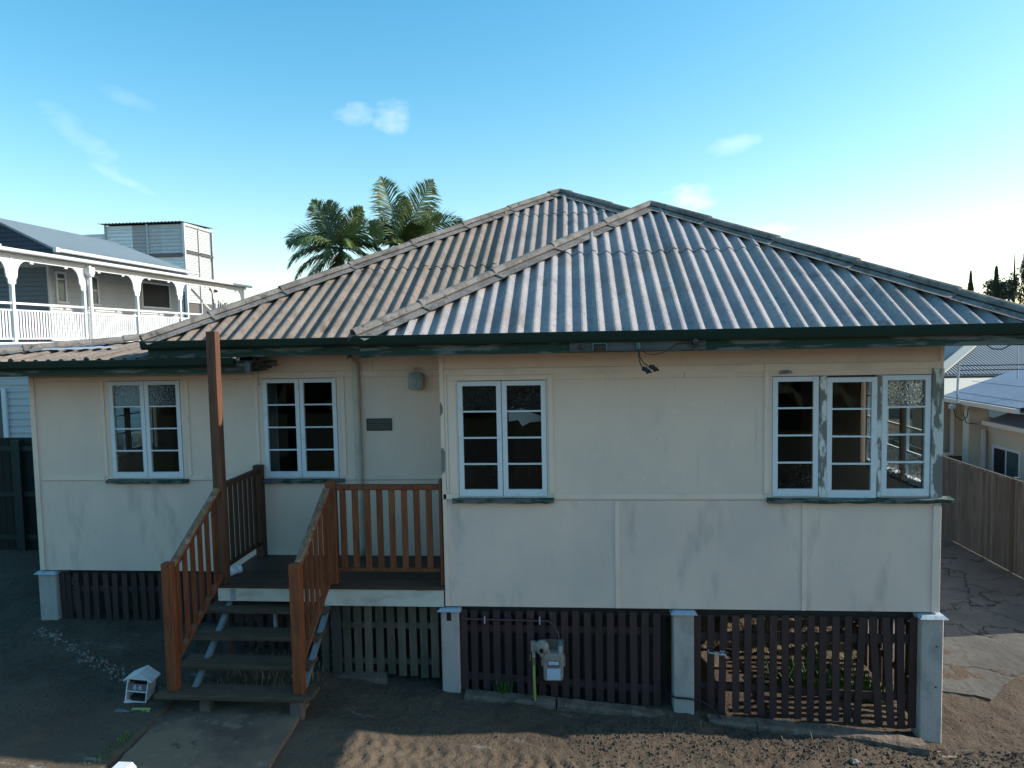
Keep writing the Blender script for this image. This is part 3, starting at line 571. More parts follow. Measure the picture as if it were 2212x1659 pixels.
def cap_run(P0, P1, Uv, kA, Vv, kB, sec=1.15, m=m_cap, rollr=.062, wing=.19, name='hip_cap', start=0):
    """rolled hip / ridge capping from the low end P0 to the high end P1, in lapped lengths. Uv,kA / Vv,kB: uphill plan direction and rise of the two faces it joins"""
    P0 = Vector(P0); P1 = Vector(P1); h = (P1-P0).normalized(); tot = (P1-P0).length
    ns = [(Vector((0,0,1)) - Vector(d)*k).normalized() for d, k in ((Uv,kA),(Vv,kB))]
    up = (ns[0]+ns[1]).normalized(); side = h.cross(up).normalized()
    dn = []
    for nn in ns:
        d = h.cross(nn).normalized()
        if d.z > 0: d = -d
        dn.append(d)
    if dn[0].dot(side) > 0: side = -side
    prof = []
    prof.append(dn[0]*wing + ns[0]*.012); prof.append(dn[0]*(rollr+.004) + ns[0]*.016)
    for q in range(9):
        a = math.pi*(q/8); prof.append(side*rollr*math.cos(a) + up*(rollr*math.sin(a)*1.05+.012))
    prof.append(dn[1]*(rollr+.004) + ns[1]*.016); prof.append(dn[1]*wing + ns[1]*.012)
    t = 0; i = 0; rr = random.Random(int(tot*100))
    while t < tot-.02:
        L_ = sec*rr.uniform(.92, 1.06) if i else sec*.8
        a, b = t, min(tot, t+L_+.05)
        mb = MB(); K = 4
        for q in range(K+1):
            s_ = a+(b-a)*q/K; lift = .012*(1-q/K)+.004
            sc_ = 1.07-.08*q/K; jit = rr.uniform(-.002,.002)
            for p in prof: mb.v.append(tuple(P0+h*s_+p*sc_+up*(lift+jit)))
            for p in prof: mb.v.append(tuple(P0+h*s_+p*sc_*(1-.010/max(p.length,.05))+up*(lift+jit-.004)))
        n = len(prof)
        for q in range(K):
            for j in range(n-1):
                A = q*2*n+j; mb.f.append((A, A+1, A+1+2*n, A+2*n)); mb.f.append((A+n, A+n+2*n, A+n+1+2*n, A+n+1))
            for j in (0, n-1): A = q*2*n+j; mb.f.append((A, A+n, A+3*n, A+2*n))
        for e in (0, K*2*n):
            for j in range(n-1): mb.f.append((e+j, e+j+1, e+n+j+1, e+n+j))
        mb.build(name, m, house, fixn=False)
        t += L_; i += 1
KA, KB = .545, .522
EZ = 3.235
# front hip roof A
ax0, ax1, ay = -.75, 6.38, -.74; ha = (ax1-ax0)/2; apA = Vector((ax0+ha, ay+ha, EZ+KA*ha)); GAP = .0
ridgeYA = .48+(apA.z-EZ)/KB
roof_face((ax0,ay,EZ), (1,0,0), (0,1,0), KA, 0, 2*ha, [(-.02,2.06),(2.0,9)], lambda u_: 0-.02, lambda u_: min(u_, 2*ha-u_)-GAP, m_roofG, phase=2.92-ax0-3*6*PITCH_C+.02)
vall = lambda y_: max(0, (y_-.48)*KB/KA)
roof_face((ax0,ay,EZ), (0,1,0), (1,0,0), KA, 0, ridgeYA-ay+.02, [(-.02,2.06),(2.0,9)], lambda u_: max(-.02, vall(u_+ay)-.02), lambda u_: min(u_, ha)-GAP, m_roofT)
roof_face((ax1,ay,EZ), (0,1,0), (-1,0,0), KA, 0, ridgeYA-ay+.02, [(-.02,2.06),(2.0,9)], lambda u_: max(-.02, vall(u_+ay)-.02), lambda u_: min(u_, ha)-GAP, m_roofG)
CZ = 2*AMP+.004
cz = Vector((0,0,CZ))
cap_run(Vector((ax0-.03,ay-.03,EZ))+cz, apA+cz, (0,1,0), KA, (1,0,0), KA)
cap_run(Vector((ax1+.03,ay-.03,EZ))+cz, apA+cz, (0,1,0), KA, (-1,0,0), KA)
cap_run(Vector((apA.x,ridgeYA,apA.z))+cz, apA+cz, (1,0,0), KA, (-1,0,0), KA, name='ridge_cap')
# main roof B behind
bx0, bx1, by = -3.94, 6.72, .46; hb = (bx1-bx0)/2; apB = Vector((bx0+hb, by+hb, EZ+KB*hb)); RB = 12.4
roof_face((bx0,by,EZ), (1,0,0), (0,1,0), KB, 0, 2*hb, [(-.02,2.16),(2.09,4.28),(4.21,9)], lambda u_: -.02, lambda u_: min(u_, 2*hb-u_)-GAP, lambda xx: m_roofT if xx < 4.2 else m_roofM if xx < 5.6 else m_roofG, phase=.1)
for (ox, d) in ((bx0,(1,0,0)),(bx1,(-1,0,0))):
    roof_face((ox,by,EZ), (0,1,0), d, KB, 0, RB-by, [(-.02,2.16),(2.09,4.28),(4.21,9)], lambda u_: -.02, lambda u_: min(u_, hb, RB-by-u_+hb if 0 else hb)-GAP, m_roofT)
cap_run(Vector((bx0-.03,by-.03,EZ))+cz, apB+cz, (0,1,0), KB, (1,0,0), KB)
cap_run(Vector((bx1+.03,by-.03,EZ))+cz, apB+cz, (0,1,0), KB, (-1,0,0), KB)
cap_run(Vector((apB.x,RB,apB.z))+cz, apB+cz, (1,0,0), KB, (-1,0,0), KB, name='ridge_cap')
MB().prism([(bx0+.7,EZ-.05),(bx1-.7,EZ-.05),(apB.x,apB.z-.25)], 1, RB-.5, RB-.4).build('gable', m_wall, house)
# low wing roof on the left
wx0, wy, WZ, KW = -6.95, .47, 3.045, .13
roof_face((wx0,wy,WZ), (1,0,0), (0,1,0), KW, 0, 3.85, [(-.02,1.9),(1.84,4.2)], lambda u_: -.02, lambda u_: min(u_, 4.2)-.03, m_roofT, phase=.06)
roof_face((wx0,wy,WZ), (0,1,0), (1,0,0), KW, 0, 7.5, [(-.02,3.2)], lambda u_: -.02, lambda u_: min(u_, 3.1)-.03, m_roofT)
cap_run((wx0-.02,wy-.02,WZ+CZ), (wx0+3.9,wy+3.9,WZ+KW*3.9+CZ), (0,1,0), KW, (1,0,0), KW, sec=1.3)
MB().add([(-5.9,1.08,WZ+.16),(-5.0,1.35,WZ+.175),(-4.9,1.42,WZ+.18),(-5.3,1.5,WZ+.20),(-5.95,1.2,WZ+.18)], [(0,1,2,3,4)]).build('patch_sheet', m_cast, house)
# gutters, fascias, soffits
def gutter(x0, x1, yo, z1, ret=None):
    pf = [(yo+.10,z1-.012),(yo+.095,z1-.105),(yo+.03,z1-.112),(yo+.008,z1-.085),(yo-.004,z1-.03),(yo-.008,z1),(yo+.004,z1+.002),(yo+.012,z1-.03),(yo+.022,z1-.08),(yo+.04,z1-.10),(yo+.088,z1-.095),(yo+.094,z1-.012)]
    mb = MB(); n = len(pf)
    for x in (x0, x1):
        for (y_, z_) in pf: mb.v.append((x, y_, z_))
    mb.f = [(i, (i+1) % n, (i+1) % n+n, i+n) for i in range(n)]
    mb.f.append(tuple(range(n))[::-1]); mb.f.append(tuple(range(n, 2*n)))
    o = mb.build('gutter', m_green, house)
    # stop end
    MB().prism([(yo+.10,z1-.01),(yo+.095,z1-.105),(yo+.03,z1-.112),(yo+.008,z1-.085),(yo-.008,z1-.002)], 0, x0-.004, x0-.0005).build('gutter_end', m_green, house)
gutter(ax0-.02, 2.2, ay-.10, 3.300); gutter(2.204, 6.46, ay-.10, 3.298)
gutter(bx0-.02, -.77, by-.10, 3.296); gutter(-7.05, -2.74, wy-.10, 3.066)
for i, (a, b) in enumerate(((ax0+.02,1.1),(1.104,3.9),(3.904,ax1))): box(a, b, ay+.001, ay+.03, 3.075, 3.215).build('fascia', m_fascia, house)
box(bx0+.02, -.70, by+.001, by+.03, 3.07, 3.215).build('fascia', m_fascia, house)
box(-6.98, -2.62, wy+.001, wy+.03, 2.862, 2.99).build('fascia', m_fascia, house)
box(-2.62, -2.55, wy-.02, wy+.02, 2.866, 3.0).build('bracket', m_grey, house); box(-2.615, -2.585, wy+.02, D, 2.90, 3.0).build('bracket', m_fascia, house); box(-2.545, -2.40, wy+.45, wy+.48, 2.93, 3.01).build('bracket', m_fascia, house)
box(ax0+.02, ax1, ay+.031, -.0155, 3.078, 3.092).build('soffit', m_fascia, house)
box(ax0+.02, -.002, -.0005, D-.002, 3.10, 3.112).build('soffit', m_fascia, house)
box(bx0+.02, ax0+.018, by+.031, D-.002, 3.085, 3.097).build('soffit', m_fascia, house)
box(-6.95, -2.63, wy+.031, D-.016, 2.87, 2.88).build('soffit', m_fascia, house)
box(ax0, ax0+.025, ay+.04, .44, 3.06, 3.215).build('fascia', m_fascia, house); box(ax1-.025, ax1, ay+.04, 9, 3.06, 3.215).build('fascia', m_fascia, house); box(bx0, bx0+.025, by+.04, 9, 3.06, 3.215).build('fascia', m_fascia, house)
box(-6.95, -6.925, wy+.04, 7.5, 2.85, 3.0).build('fascia', m_fascia, house)
box(RW+.001, ax1-.03, .2, 9, 3.078, 3.092).build('soffit', m_fascia, house)
# stumps with ant caps
def stump(x0, x1, y, ztop, zb, lab=None):
    MB().box(x0, x1, y, y+(x1-x0)*.9, zb-.25, ztop-.035).build('stump', m_stump, house, bevel=.012)
    mb = MB(); cx = (x0+x1)/2; w = (x1-x0)/2
    mb.add([(cx-w-.035,y-.045,ztop-.045),(cx+w+.035,y-.045,ztop-.045),(cx+w+.035,y+2*w,ztop-.045),(cx-w-.035,y+2*w,ztop-.045),(cx-w,y-.01,ztop-.012),(cx+w,y-.01,ztop-.012),(cx+w,y+2*w-.03,ztop-.012),(cx-w,y+2*w-.03,ztop-.012)],
           [(0,3,2,1),(4,5,6,7),(0,1,5,4),(1,2,6,5),(2,3,7,6),(3,0,4,7)]).build('ant_cap', m_cast, house)
stump(-.055, .165, -.035, -.002, -1.07); stump(2.735, 2.975, -.035, -.002, -1.27); stump(5.535, 5.78, -.06, -.006, -1.54)
stump(-6.23, -5.955, D-.03, -.002, -.74)
for x in (-3.1, 0, 2.8, 5.5):
    for y in (3.2, 6.2): stump(x, x+.22, y, -.004, -1.4)
MB().box(.02, .075, -.038, -.0355, -.17, -.06).build('vent_hole', m_black, house)
for z in (-.38, -.86): MB().tube([(5.70,-.075,z),(5.70,-.055,z)], .008, 8).build('bolt', m_black, house)
# bearers (dark void under floor line)
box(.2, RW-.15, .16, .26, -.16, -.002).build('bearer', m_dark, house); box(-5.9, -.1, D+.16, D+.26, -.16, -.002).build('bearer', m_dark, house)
box(.2, 2.7, .35, .40, -1.3, -.005).build('dark_void_sheet', m_dark, house); box(-5.95, -.1, D+.45, D+.50, -1.0, -.17).build('dark_void_sheet', m_dark, house)  # dark sheets stand in for the shade behind the slats
# downpipe
MB().tube([(-1.375,D-.30,3.02),(-1.375,D-.06,2.93),(-1.375,D-.055,2.80),(-1.372,D-.055,.40),(-1.37,D-.055,.26)], .045, 14).build('downpipe', m_pipe, house, smooth=True)
for z in (2.55, .42): MB().tube([(-1.373,D-.055,z-.03),(-1.373,D-.055,z+.03)], .051, 14).build('pipe_collar', m_pipe, house)
# porch light
def rounded(x0, x1, z0, z1, r_, n=5):
    pts = []
    for cx, cz_, a0 in ((x1-r_,z1-r_,0),(x0+r_,z1-r_,90),(x0+r_,z0+r_,180),(x1-r_,z0+r_,270)):
        for k in range(n+1): a = R(a0+90*k/n); pts.append((cx+r_*math.cos(a), cz_+r_*math.sin(a)))
    return pts
lampo = MB().prism(rounded(-.64,-.43,2.565,2.80,.05), 1, D-.115, D-.012).build('wall_lamp', m_lamp, house, bevel=.012, smooth=True)
MB().box(-.59,-.47,D-.011,D-.0005,2.80,2.87).tube([(-.545,D-.05,2.80),(-.545,D-.03,2.88)], .006, 6).build('bracket', m_pipe, lampo)
# plaque with raised illegible relief lines
pq = MB().box(-1.262,-.905,D-.018,D-.0005,2.005,2.175).build('plaque', m_plaque, house, bevel=.004)
for k in range(5):
    mb = MB(); rr = random.Random(k); x = -1.24
    while x < -.94:
        w = rr.uniform(.012,.035); mb.box(x, min(x+w,-.925), D-.021, D-.0175, 2.03+k*.028, 2.042+k*.028); x += w+rr.uniform(.006,.012)
    mb.build('relief_line', mat('worn_bronze_relief', (.13,.12,.115), rough=.45, metal=.3), pq)
# service cable board on the fascia, with insulators and cut-off leads
bd = box(1.56, 2.985, ay-.032, ay-.001, 3.085, 3.185).build('service_board', m_grey, house)
bd.location.y -= 0
def insulator(x, z, s=1, p=None):
    mb = MB()
    for k, (dz, rr_) in enumerate(((-.035,.012),(-.03,.024),(-.012,.026),(-.008,.014),(.008,.014),(.012,.03),(.026,.028),(.03,.012),(.055,.010))):
        pass
    prof = [(-.04,.012),(-.03,.024),(-.012,.026),(-.006,.014),(.008,.014),(.014,.030),(.028,.028),(.034,.010),(.06,.008)]
    mb.tube([(x,ay-.075,z+dz*s) for dz, _ in prof], [r_*s for _, r_ in prof], 12)
    return mb.build('insulator', m_ins, house, smooth=False)
insulator(2.872, 3.155, 1.25); 
MB().tube([(2.872,ay-.075,3.10),(2.872,ay-.055,3.075),(2.872,ay-.03,3.09)], .008, 8).build('insulator_pin', m_verd, house)
MB().ball((1.685,ay-.06,3.135), .034,.03,.028, 10, 6).tube([(1.66,ay-.07,3.16),(1.70,ay-.08,3.10)], .012, 8).build('insulator', m_ins, house)
MB().box(1.80,1.955,ay-.055,ay-.033,3.165,3.178).box(1.80,1.812,ay-.075,ay-.033,3.10,3.165).box(1.943,1.955,ay-.075,ay-.033,3.10,3.165).build('fuse_bracket', m_verd, house)
MB().tube([(1.82,ay-.06,3.125),(1.94,ay-.06,3.125)], .022, 12).build('fuse', m_ins, house)
MB().tube([(2.28,ay-.06,3.165),(2.28,ay-.06,3.105)], .022, 10).box(2.262,2.298,ay-.05,ay-.03,3.10,3.17).build('cable_gland', m_verd, house)
def lead(pts, r_=.0055): MB().tube(pts, r_, 8).build('cable', m_black, house)
lead([(2.28,ay-.06,3.10),(2.282,ay-.07,3.03),(2.292,ay-.075,2.97),(2.31,ay-.075,2.92),(2.335,ay-.07,2.90)])
lead([(2.285,ay-.06,3.10),(2.295,ay-.07,3.02),(2.33,ay-.075,2.96),(2.38,ay-.075,2.925),(2.41,ay-.07,2.915)])
lead([(2.30,ay-.06,3.09),(2.37,ay-.075,3.052),(2.45,ay-.08,3.045),(2.53,ay-.075,3.06),(2.62,ay-.05,3.10),(2.68,ay-.04,3.15),(2.86,ay-.07,3.16)], .004)
for (x, z) in ((2.355,2.885),(2.43,2.905)):
    MB().bar((x-.035,ay-.07,z+.018),(x+.04,ay-.07,z-.022), .035, .045).bar((x-.005,ay-.07,z+.028),(x+.022,ay-.07,z-.04), .03, .03).tube([(x+.03,ay-.07,z-.018),(x+.06,ay-.07,z-.03)], .011, 8).build('cable_clamp', m_black, house)
MB().tube([(-2.49,wy+.1,3.0),(-2.492,wy+.1,2.80),(-2.492,wy+.1,2.70)], .003, 6).tube([(-2.492,wy+.1,2.72),(-2.492,wy+.1,2.70)], .008, 6).build('cable', m_black, house)
lead([(5.95,ay+.3,3.08),(6.02,ay+.3,3.03),(6.12,ay+.3,3.025),(6.2,ay+.3,3.07)], .006)
MB().tube([(-6.75,1.9,2.95),(-6.55,1.85,2.86),(-6.32,1.75,2.84)], .05, 12).build('waste_pipe', m_pipe, house, smooth=True)
MB().tube([(-.005,.35,1.50),(-.03,.35,1.50)], .03, 10).build('door_knob', m_black, house)

# ------------------------------------------------------------------ porch
porch = thing('porch', (-1.4,.5,0), 'small timber porch deck with red-brown railing between the steps and the front wall', 'porch')
y = -.05
for i in range(14):
    a = -.05+i*.0885
    box(-2.93, -.012, a, a+.083, .212, .25).build('deck_board', m_deck, porch)
box(-1.50, -.012, -.032, -.003, .0, .205).build('fascia_board', m_white, porch)
box(-2.86, -1.504, -.036, -.003, .045, .208).build('fascia_board', m_white, porch, label='white fascia board with peeling dark cracks behind the top step')
box(-2.70, -2.63, -.040, -.0365, .06, .20).build('steel_strap', m_galv, porch)
MB().box(-2.868, -2.748, -.03, .085, .252, 3.40).build('post', mat('weathered_tall_post_timber', (.15,.062,.03), [((.06,.028,.019), (20,20,1.8), .42, .66, 6), ((.26,.15,.09), (12,12,1.5), .62, .78, 5)], rough=.65, bump=((60,60,5),.003)), porch, bevel=.006, label='tall red-brown porch post rising in front of the gutter')
MB().box(-1.455, -1.335, -.01, .105, .252, 1.535).build('post', m_redwood, porch, bevel=.006)
MB().box(-2.872, -2.752, 1.08, 1.185, .252, 1.545).build('post', m_darkred, porch, bevel=.006)
MB().box(-.045, -.012, -.01, .08, .252, 1.56).build('post', m_redwood, porch, bevel=.004)
box(-1.334, -.047, .015, .085, 1.425, 1.492).build('top_rail', m_redwood, porch, bevel=.01); box(-1.334, -.047, .02, .075, .41, .455).build('bottom_rail', m_redwood, porch, bevel=.006)
b0 = box(-1.287, -1.215, .028, .062, .457, 1.423).build('baluster', m_redwood, porch, origin=(-1.25,.045,.457), bevel=.003)
for i in range(1, 8): kid(b0, porch, (-1.25+i*.1533, .045, .457))
def bars(ax, y0, y1, n, m): pass
box(-2.845, -2.785, .087, 1.078, 1.435, 1.50).build('top_rail', m_darkred, porch); box(-2.84, -2.79, .087, 1.078, .42, .465).build('bottom_rail', m_darkred, porch)
b1 = box(-2.828, -2.800, .13, .20, .467, 1.433).build('baluster', m_darkred, porch, origin=(-2.814,.165,.467))
for i in range(1, 7): kid(b1, porch, (-2.814, .165+i*.136, .467))
pp = MB().tube([(-2.80,.36,.31),(-2.86,.27,.295)], .052, 16).tube([(-2.77,.40,.312),(-2.80,.36,.31)], .058, 16).build('drain_pipe', m_sash, porch, smooth=True)
for x in (-2.82, -1.40): MB().box(x-.05, x+.05, .03, .13, -1.1, .2).build('post', m_dark, porch)

# ------------------------------------------------------------------ steps
st = thing('front_steps', (-2.2,-.6,-.85), 'open timber steps with red-brown handrails climbing to the porch', 'steps')
for i in range(4):
    yf = -.16-.31*i; z = -.02-.205*i
    x0, x1 = ((-2.99,-1.435) if i < 3 else (-3.10,-1.31))
    if i == 3: poly = [(x0,yf),(x1-.07,yf),(x1,yf+.08),(x1,yf+.30),(x0,yf+.30)]
    else: poly = [(x0,yf),(x1,yf),(x1,yf+.295),(x0,yf+.295)]
    MB().prism(poly, 2, z-.05, z).build('tread', m_tread, st, bevel=.006)
MB().bar((-2.16,.02,-.04),(-2.16,.02,-.40), .05, .03).build('step_bracket', m_galv, st)
for xx in (-2.74, -1.475): MB().bar((xx,.04,.0),(xx,-.93,-.70), .06, .05).build('stringer', mat('dull_stringer_paint', (.16,.19,.21), rough=.7), st)
for a in ((-2.62,-2.50,-1.02,-.90,-.90,-.69),(-1.56,-1.42,-1.06,-.94,-.95,-.69)): MB().box(*a).build('footing_block', m_kerb, st, bevel=.01)
for x0 in (-2.995, -1.535):
    MB().box(x0, x0+.112, -1.005, -.90, -.634, .825).build('newel_post', m_redwood, st, bevel=.006)
for xa, xb in ((-2.93,-2.81),(-1.478,-1.42)):
    p0, p1 = Vector((xa,-.90,.77)), Vector((xb,-.03,1.46))
    MB().bar(p0-Vector((0,.03,.02)), p1, .085, .05).build('handrail', m_rail, st, bevel=.012)
    MB().bar(p0-Vector((0,0,.055)), p1-Vector((0,0,.055)), .035, .07).build('handrail', m_redwood, st)
    q0, q1 = Vector((xa,-.90,-.33)), Vector((xb,-.03,.36))
    MB().bar(q0, q1, .07, .04).build('bottom_rail', m_redwood, st, bevel=.004, label='rail spotted with pale lichen')
    for i in range(6):
        t = (i+.6)/6.3; a = q0.lerp(q1, t); b = p0.lerp(p1, t)
        MB().box(a.x-.014, a.x+.014, a.y-.034, a.y+.034, a.z+.015, b.z-.085).build('baluster', m_redwood, st)

# ------------------------------------------------------------------ slat screens under the house
def screen(name, label, xs, w, y0, ztop, zbot, rails, m, lean={}, span=None, jit=.006, group='slat screens between the stumps'):
    t = thing(name, (sum(xs)/len(xs), y0, zbot(xs[len(xs)//2])), label, 'screen', group)
    rr = random.Random(int(xs[0]*100))
    for i, x in enumerate(xs):
        d = lean.get(i, rr.uniform(-jit, jit)); zt = ztop+rr.uniform(-.012,.008); zb = zbot(x+w/2)+rr.uniform(-.015,.01)
        MB().add([(x+d,y0,zb),(x+w+d,y0,zb),(x+w+d,y0+.02,zb),(x+d,y0+.02,zb),(x,y0,zt),(x+w,y0,zt),(x+w,y0+.02,zt),(x,y0+.02,zt)],
                 [(0,3,2,1),(4,5,6,7),(0,1,5,4),(1,2,6,5),(2,3,7,6),(3,0,4,7)]).build('slat', m, t)
    a, b = span or (xs[0], xs[-1]+w)
    for z0_, z1_ in rails: 
        za, zb_ = (z0_, z1_) if isinstance(z0_, tuple) else ((z0_, z0_), (z1_, z1_))
        MB().add([(a,y0+.021,za[0]),(b,y0+.021,za[1]),(b,y0+.055,za[1]),(a,y0+.055,za[0]),(a,y0+.021,zb_[0]),(b,y0+.021,zb_[1]),(b,y0+.055,zb_[1]),(a,y0+.055,zb_[0])],
                 [(0,3,2,1),(4,5,6,7),(0,1,5,4),(1,2,6,5),(2,3,7,6),(3,0,4,7)]).build('rail', m, t)
    return t
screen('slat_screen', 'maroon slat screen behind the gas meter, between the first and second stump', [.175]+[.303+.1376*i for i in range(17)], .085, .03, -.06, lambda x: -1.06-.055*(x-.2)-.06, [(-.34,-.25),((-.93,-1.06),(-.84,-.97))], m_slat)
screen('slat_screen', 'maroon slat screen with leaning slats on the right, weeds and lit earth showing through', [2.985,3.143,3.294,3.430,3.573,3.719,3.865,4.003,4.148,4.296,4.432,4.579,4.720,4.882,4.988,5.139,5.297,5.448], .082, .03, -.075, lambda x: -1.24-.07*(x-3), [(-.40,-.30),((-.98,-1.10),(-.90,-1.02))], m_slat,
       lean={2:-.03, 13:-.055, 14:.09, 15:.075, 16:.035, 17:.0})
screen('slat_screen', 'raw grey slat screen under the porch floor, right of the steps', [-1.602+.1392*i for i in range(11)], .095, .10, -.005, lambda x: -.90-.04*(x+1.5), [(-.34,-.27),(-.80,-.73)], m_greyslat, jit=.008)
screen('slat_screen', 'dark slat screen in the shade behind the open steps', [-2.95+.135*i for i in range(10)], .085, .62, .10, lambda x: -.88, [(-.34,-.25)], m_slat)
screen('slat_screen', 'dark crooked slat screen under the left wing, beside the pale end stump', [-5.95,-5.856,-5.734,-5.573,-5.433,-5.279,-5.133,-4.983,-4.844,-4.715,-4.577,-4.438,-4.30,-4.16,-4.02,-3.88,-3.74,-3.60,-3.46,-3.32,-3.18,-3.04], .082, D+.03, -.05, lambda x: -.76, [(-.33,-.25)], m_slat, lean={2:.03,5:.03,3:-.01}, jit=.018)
# side screen along the right flank, seen end-on through the front slats
t = thing('slat_screen', (5.68,2.5,-1.5), 'maroon slat screen along the right flank, daylight slivers between its slats', 'screen', 'slat screens between the stumps')
y = .25; rr = random.Random(5)
while y < 6.4:
    box(5.67, 5.69, y, y+.085, -1.5, -.03+rr.uniform(-.25,0)).build('slat', m_slat, t); y += .085+rr.choice((.05,.06,.075,.09))
for z in (-.4, -1.1): box(5.65, 5.669, .25, 6.4, z, z+.08).build('rail', m_slat, t)

# concrete edging
def edging(pts, w, h, label, grp=None):
    """rough kerb with wavering edges: pts are (x, y, ztop)"""
    mb = MB(); rr = random.Random(int(pts[0][0]*31)); rows = []
    P = []
    for (a, b) in zip(pts[:-1], pts[1:]):
        n = max(2, int((b[0]-a[0])/.07))
        for k in range(n): t_ = k/n; P.append([a[q]+(b[q]-a[q])*t_ for q in range(3)])
    P.append(list(pts[-1]))
    for p in P:
        j = lambda s_: rr.uniform(-s_, s_)
        base = len(mb.v)
        mb.v += [(p[0],p[1]-w/2+j(.012),p[2]-h),(p[0],p[1]-w/2+j(.012),p[2]-.02+j(.008)),(p[0],p[1]-w/2+.03+j(.01),p[2]+j(.007)),(p[0],p[1]+w/2,p[2]+j(.007)),(p[0],p[1]+w/2,p[2]-h)]
        rows.append(base)
    for a, b in zip(rows[:-1], rows[1:]):
        for k in range(5): mb.f.append((a+k, b+k, b+(k+1) % 5, a+(k+1) % 5))
    for e in (rows[0], rows[-1]): mb.f.append(tuple(e+k for k in range(5)))
    o = mb.build('concrete_edging', m_kerb); return tag(o, label, 'edging', grp or 'rough concrete kerbs below the slat screens')
edging([(.235,-.09,-1.035),(1.33,-.11,-1.10)], .17, .25, 'rough pale kerb at the foot of the slats left of the gas pipe')
edging([(1.35,-.11,-1.105),(2.2,-.12,-1.17),(2.70,-.13,-1.235)], .17, .2, 'cracked kerb length running from the gas pipe to the middle stump')
edging([(3.12,-.12,-1.255),(3.66,-.14,-1.285)], .16, .2, 'short low kerb piece just right of the middle stump')
edging([(3.67,-.14,-1.285),(4.6,-.17,-1.345),(5.5,-.27,-1.41)], .20, .2, 'long kerb slab ending at the right corner stump')
ck = ragged_slab('concrete_slab', [(-1.36,-.03),(-.75,-.04),(-.80,.14),(-1.30,.16)], -1.05, -.905, m_kerb, .012, None, kind=None)
tag(ck, 'small broken concrete slab lying in the dirt below the grey slats', 'slab')
bk = MB().box(5.62,5.80,-.36,-.24,-1.60,-1.515).build('brick', mat('pale_red_brick', (.32,.20,.15), [((.22,.14,.11), 14, .45, .65, 5)], rough=.9, bump=(30,.01)), bevel=.005)
tag(bk, 'pale red brick set in the soil at the foot of the corner stump', 'brick')

# ------------------------------------------------------------------ gas meter
gm = thing('gas_meter', (1.30,-.1,-1.18), 'beige gas meter with round regulator and yellow pipe on the maroon slats', 'gas meter')
gy = -.13
MB().prism([(1.19,-.60),(1.195,-.80),(1.215,-.832),(1.405,-.832),(1.425,-.80),(1.43,-.60),(1.435,-.55),(1.40,-.50),(1.22,-.50),(1.185,-.55)], 1, gy-.05, gy+.10).build('body', m_meter, gm, bevel=.012, smooth=False)
MB().box(1.17,1.19,gy-.02,gy+.08,-.66,-.56).box(1.43,1.45,gy-.02,gy+.08,-.66,-.56).build('lug', m_meter, gm)
MB().box(1.19,1.44,gy+.101,gy+.12,-.62,-.385).build('back_plate', m_meterplate, gm)
MB().box(1.245,1.385,gy-.058,gy-.0505,-.655,-.575).build('index_frame', m_plate66, gm); MB().box(1.255,1.375,gy-.062,gy-.0585,-.625,-.585).build('index_window', m_label, gm)
MB().box(1.235,1.395,gy-.053,gy-.0505,-.81,-.675).build('label_sticker', m_label, gm)
rg = MB().tube([(1.175,gy+.03,-.43),(1.175,gy-.0,-.43),(1.175,gy-.03,-.43),(1.175,gy-.06,-.43),(1.175,gy-.075,-.43)], [.07,.085,.085,.06,.04], 20).build('regulator', m_meter, gm, smooth=False)
MB().tube([(1.175,gy-.072,-.445),(1.175,gy-.09,-.445)], .024, 14).build('vent_cap', m_black, rg)
for k in range(8):
    a = math.pi*2*k/8+.2; MB().tube([(1.175+.077*math.cos(a),gy-.034,-.43+.077*math.sin(a)),(1.175+.077*math.cos(a),gy-.042,-.43+.077*math.sin(a))], .007, 6).build('bolt', m_galv, rg)
MB().tube([(1.175,gy-.02,-.50),(1.175,gy-.02,-.545)], [.035,.022], 12).tube([(1.15,gy,-.43),(1.075,gy,-.43)], .026, 12).tube([(1.075,gy,-.37),(1.075,gy,-.49)], .034, 12).tube([(1.24,gy,-.46),(1.26,gy,-.51)], .02, 10).build('inlet_fitting', m_meter, gm)
MB().tube([(1.078,gy,-.49),(1.078,gy,-.56)], .02, 12).build('union', m_galv, gm); MB().tube([(1.078,gy,-.56),(1.078,gy,-.64)], .022, 8).tube([(1.078,gy,-.63),(1.078,gy,-.65)], .028, 6).build('valve', m_brass, gm)
MB().bar((1.04,gy-.01,-.52),(1.035,gy-.01,-.60), .012, .006).build('valve_handle', m_yellow, gm)
MB().tube([(1.078,gy,-.64),(1.08,gy,-.9),(1.084,gy-.015,-1.30)], .0165, 12).build('yellow_pipe', m_yellow, gm, smooth=True)
MB().tube([(1.395,gy+.02,-.50),(1.395,gy+.02,-.42)], .028, 10).build('union', m_galv, gm); MB().tube([(1.395,gy+.02,-.42),(1.393,gy+.03,-.36)], .02, 10).build('green_tape', m_verd, gm)
MB().tube([(1.393,gy+.03,-.38),(1.37,gy+.07,-.30),(1.31,gy+.11,-.20),(1.25,gy+.13,-.172),(.95,gy+.13,-.168),(.28,gy+.13,-.158),(.20,gy+.14,-.15),(.18,gy+.15,-.12)], .011, 10).build('supply_pipe', mat('maroon_painted_pipe', (.085,.05,.052), rough=.5), gm, smooth=True)
for x in (.48, 1.15): MB().box(x-.008, x+.008, gy+.115, gy+.15, -.21, -.12).build('pipe_clip', m_galv, gm)

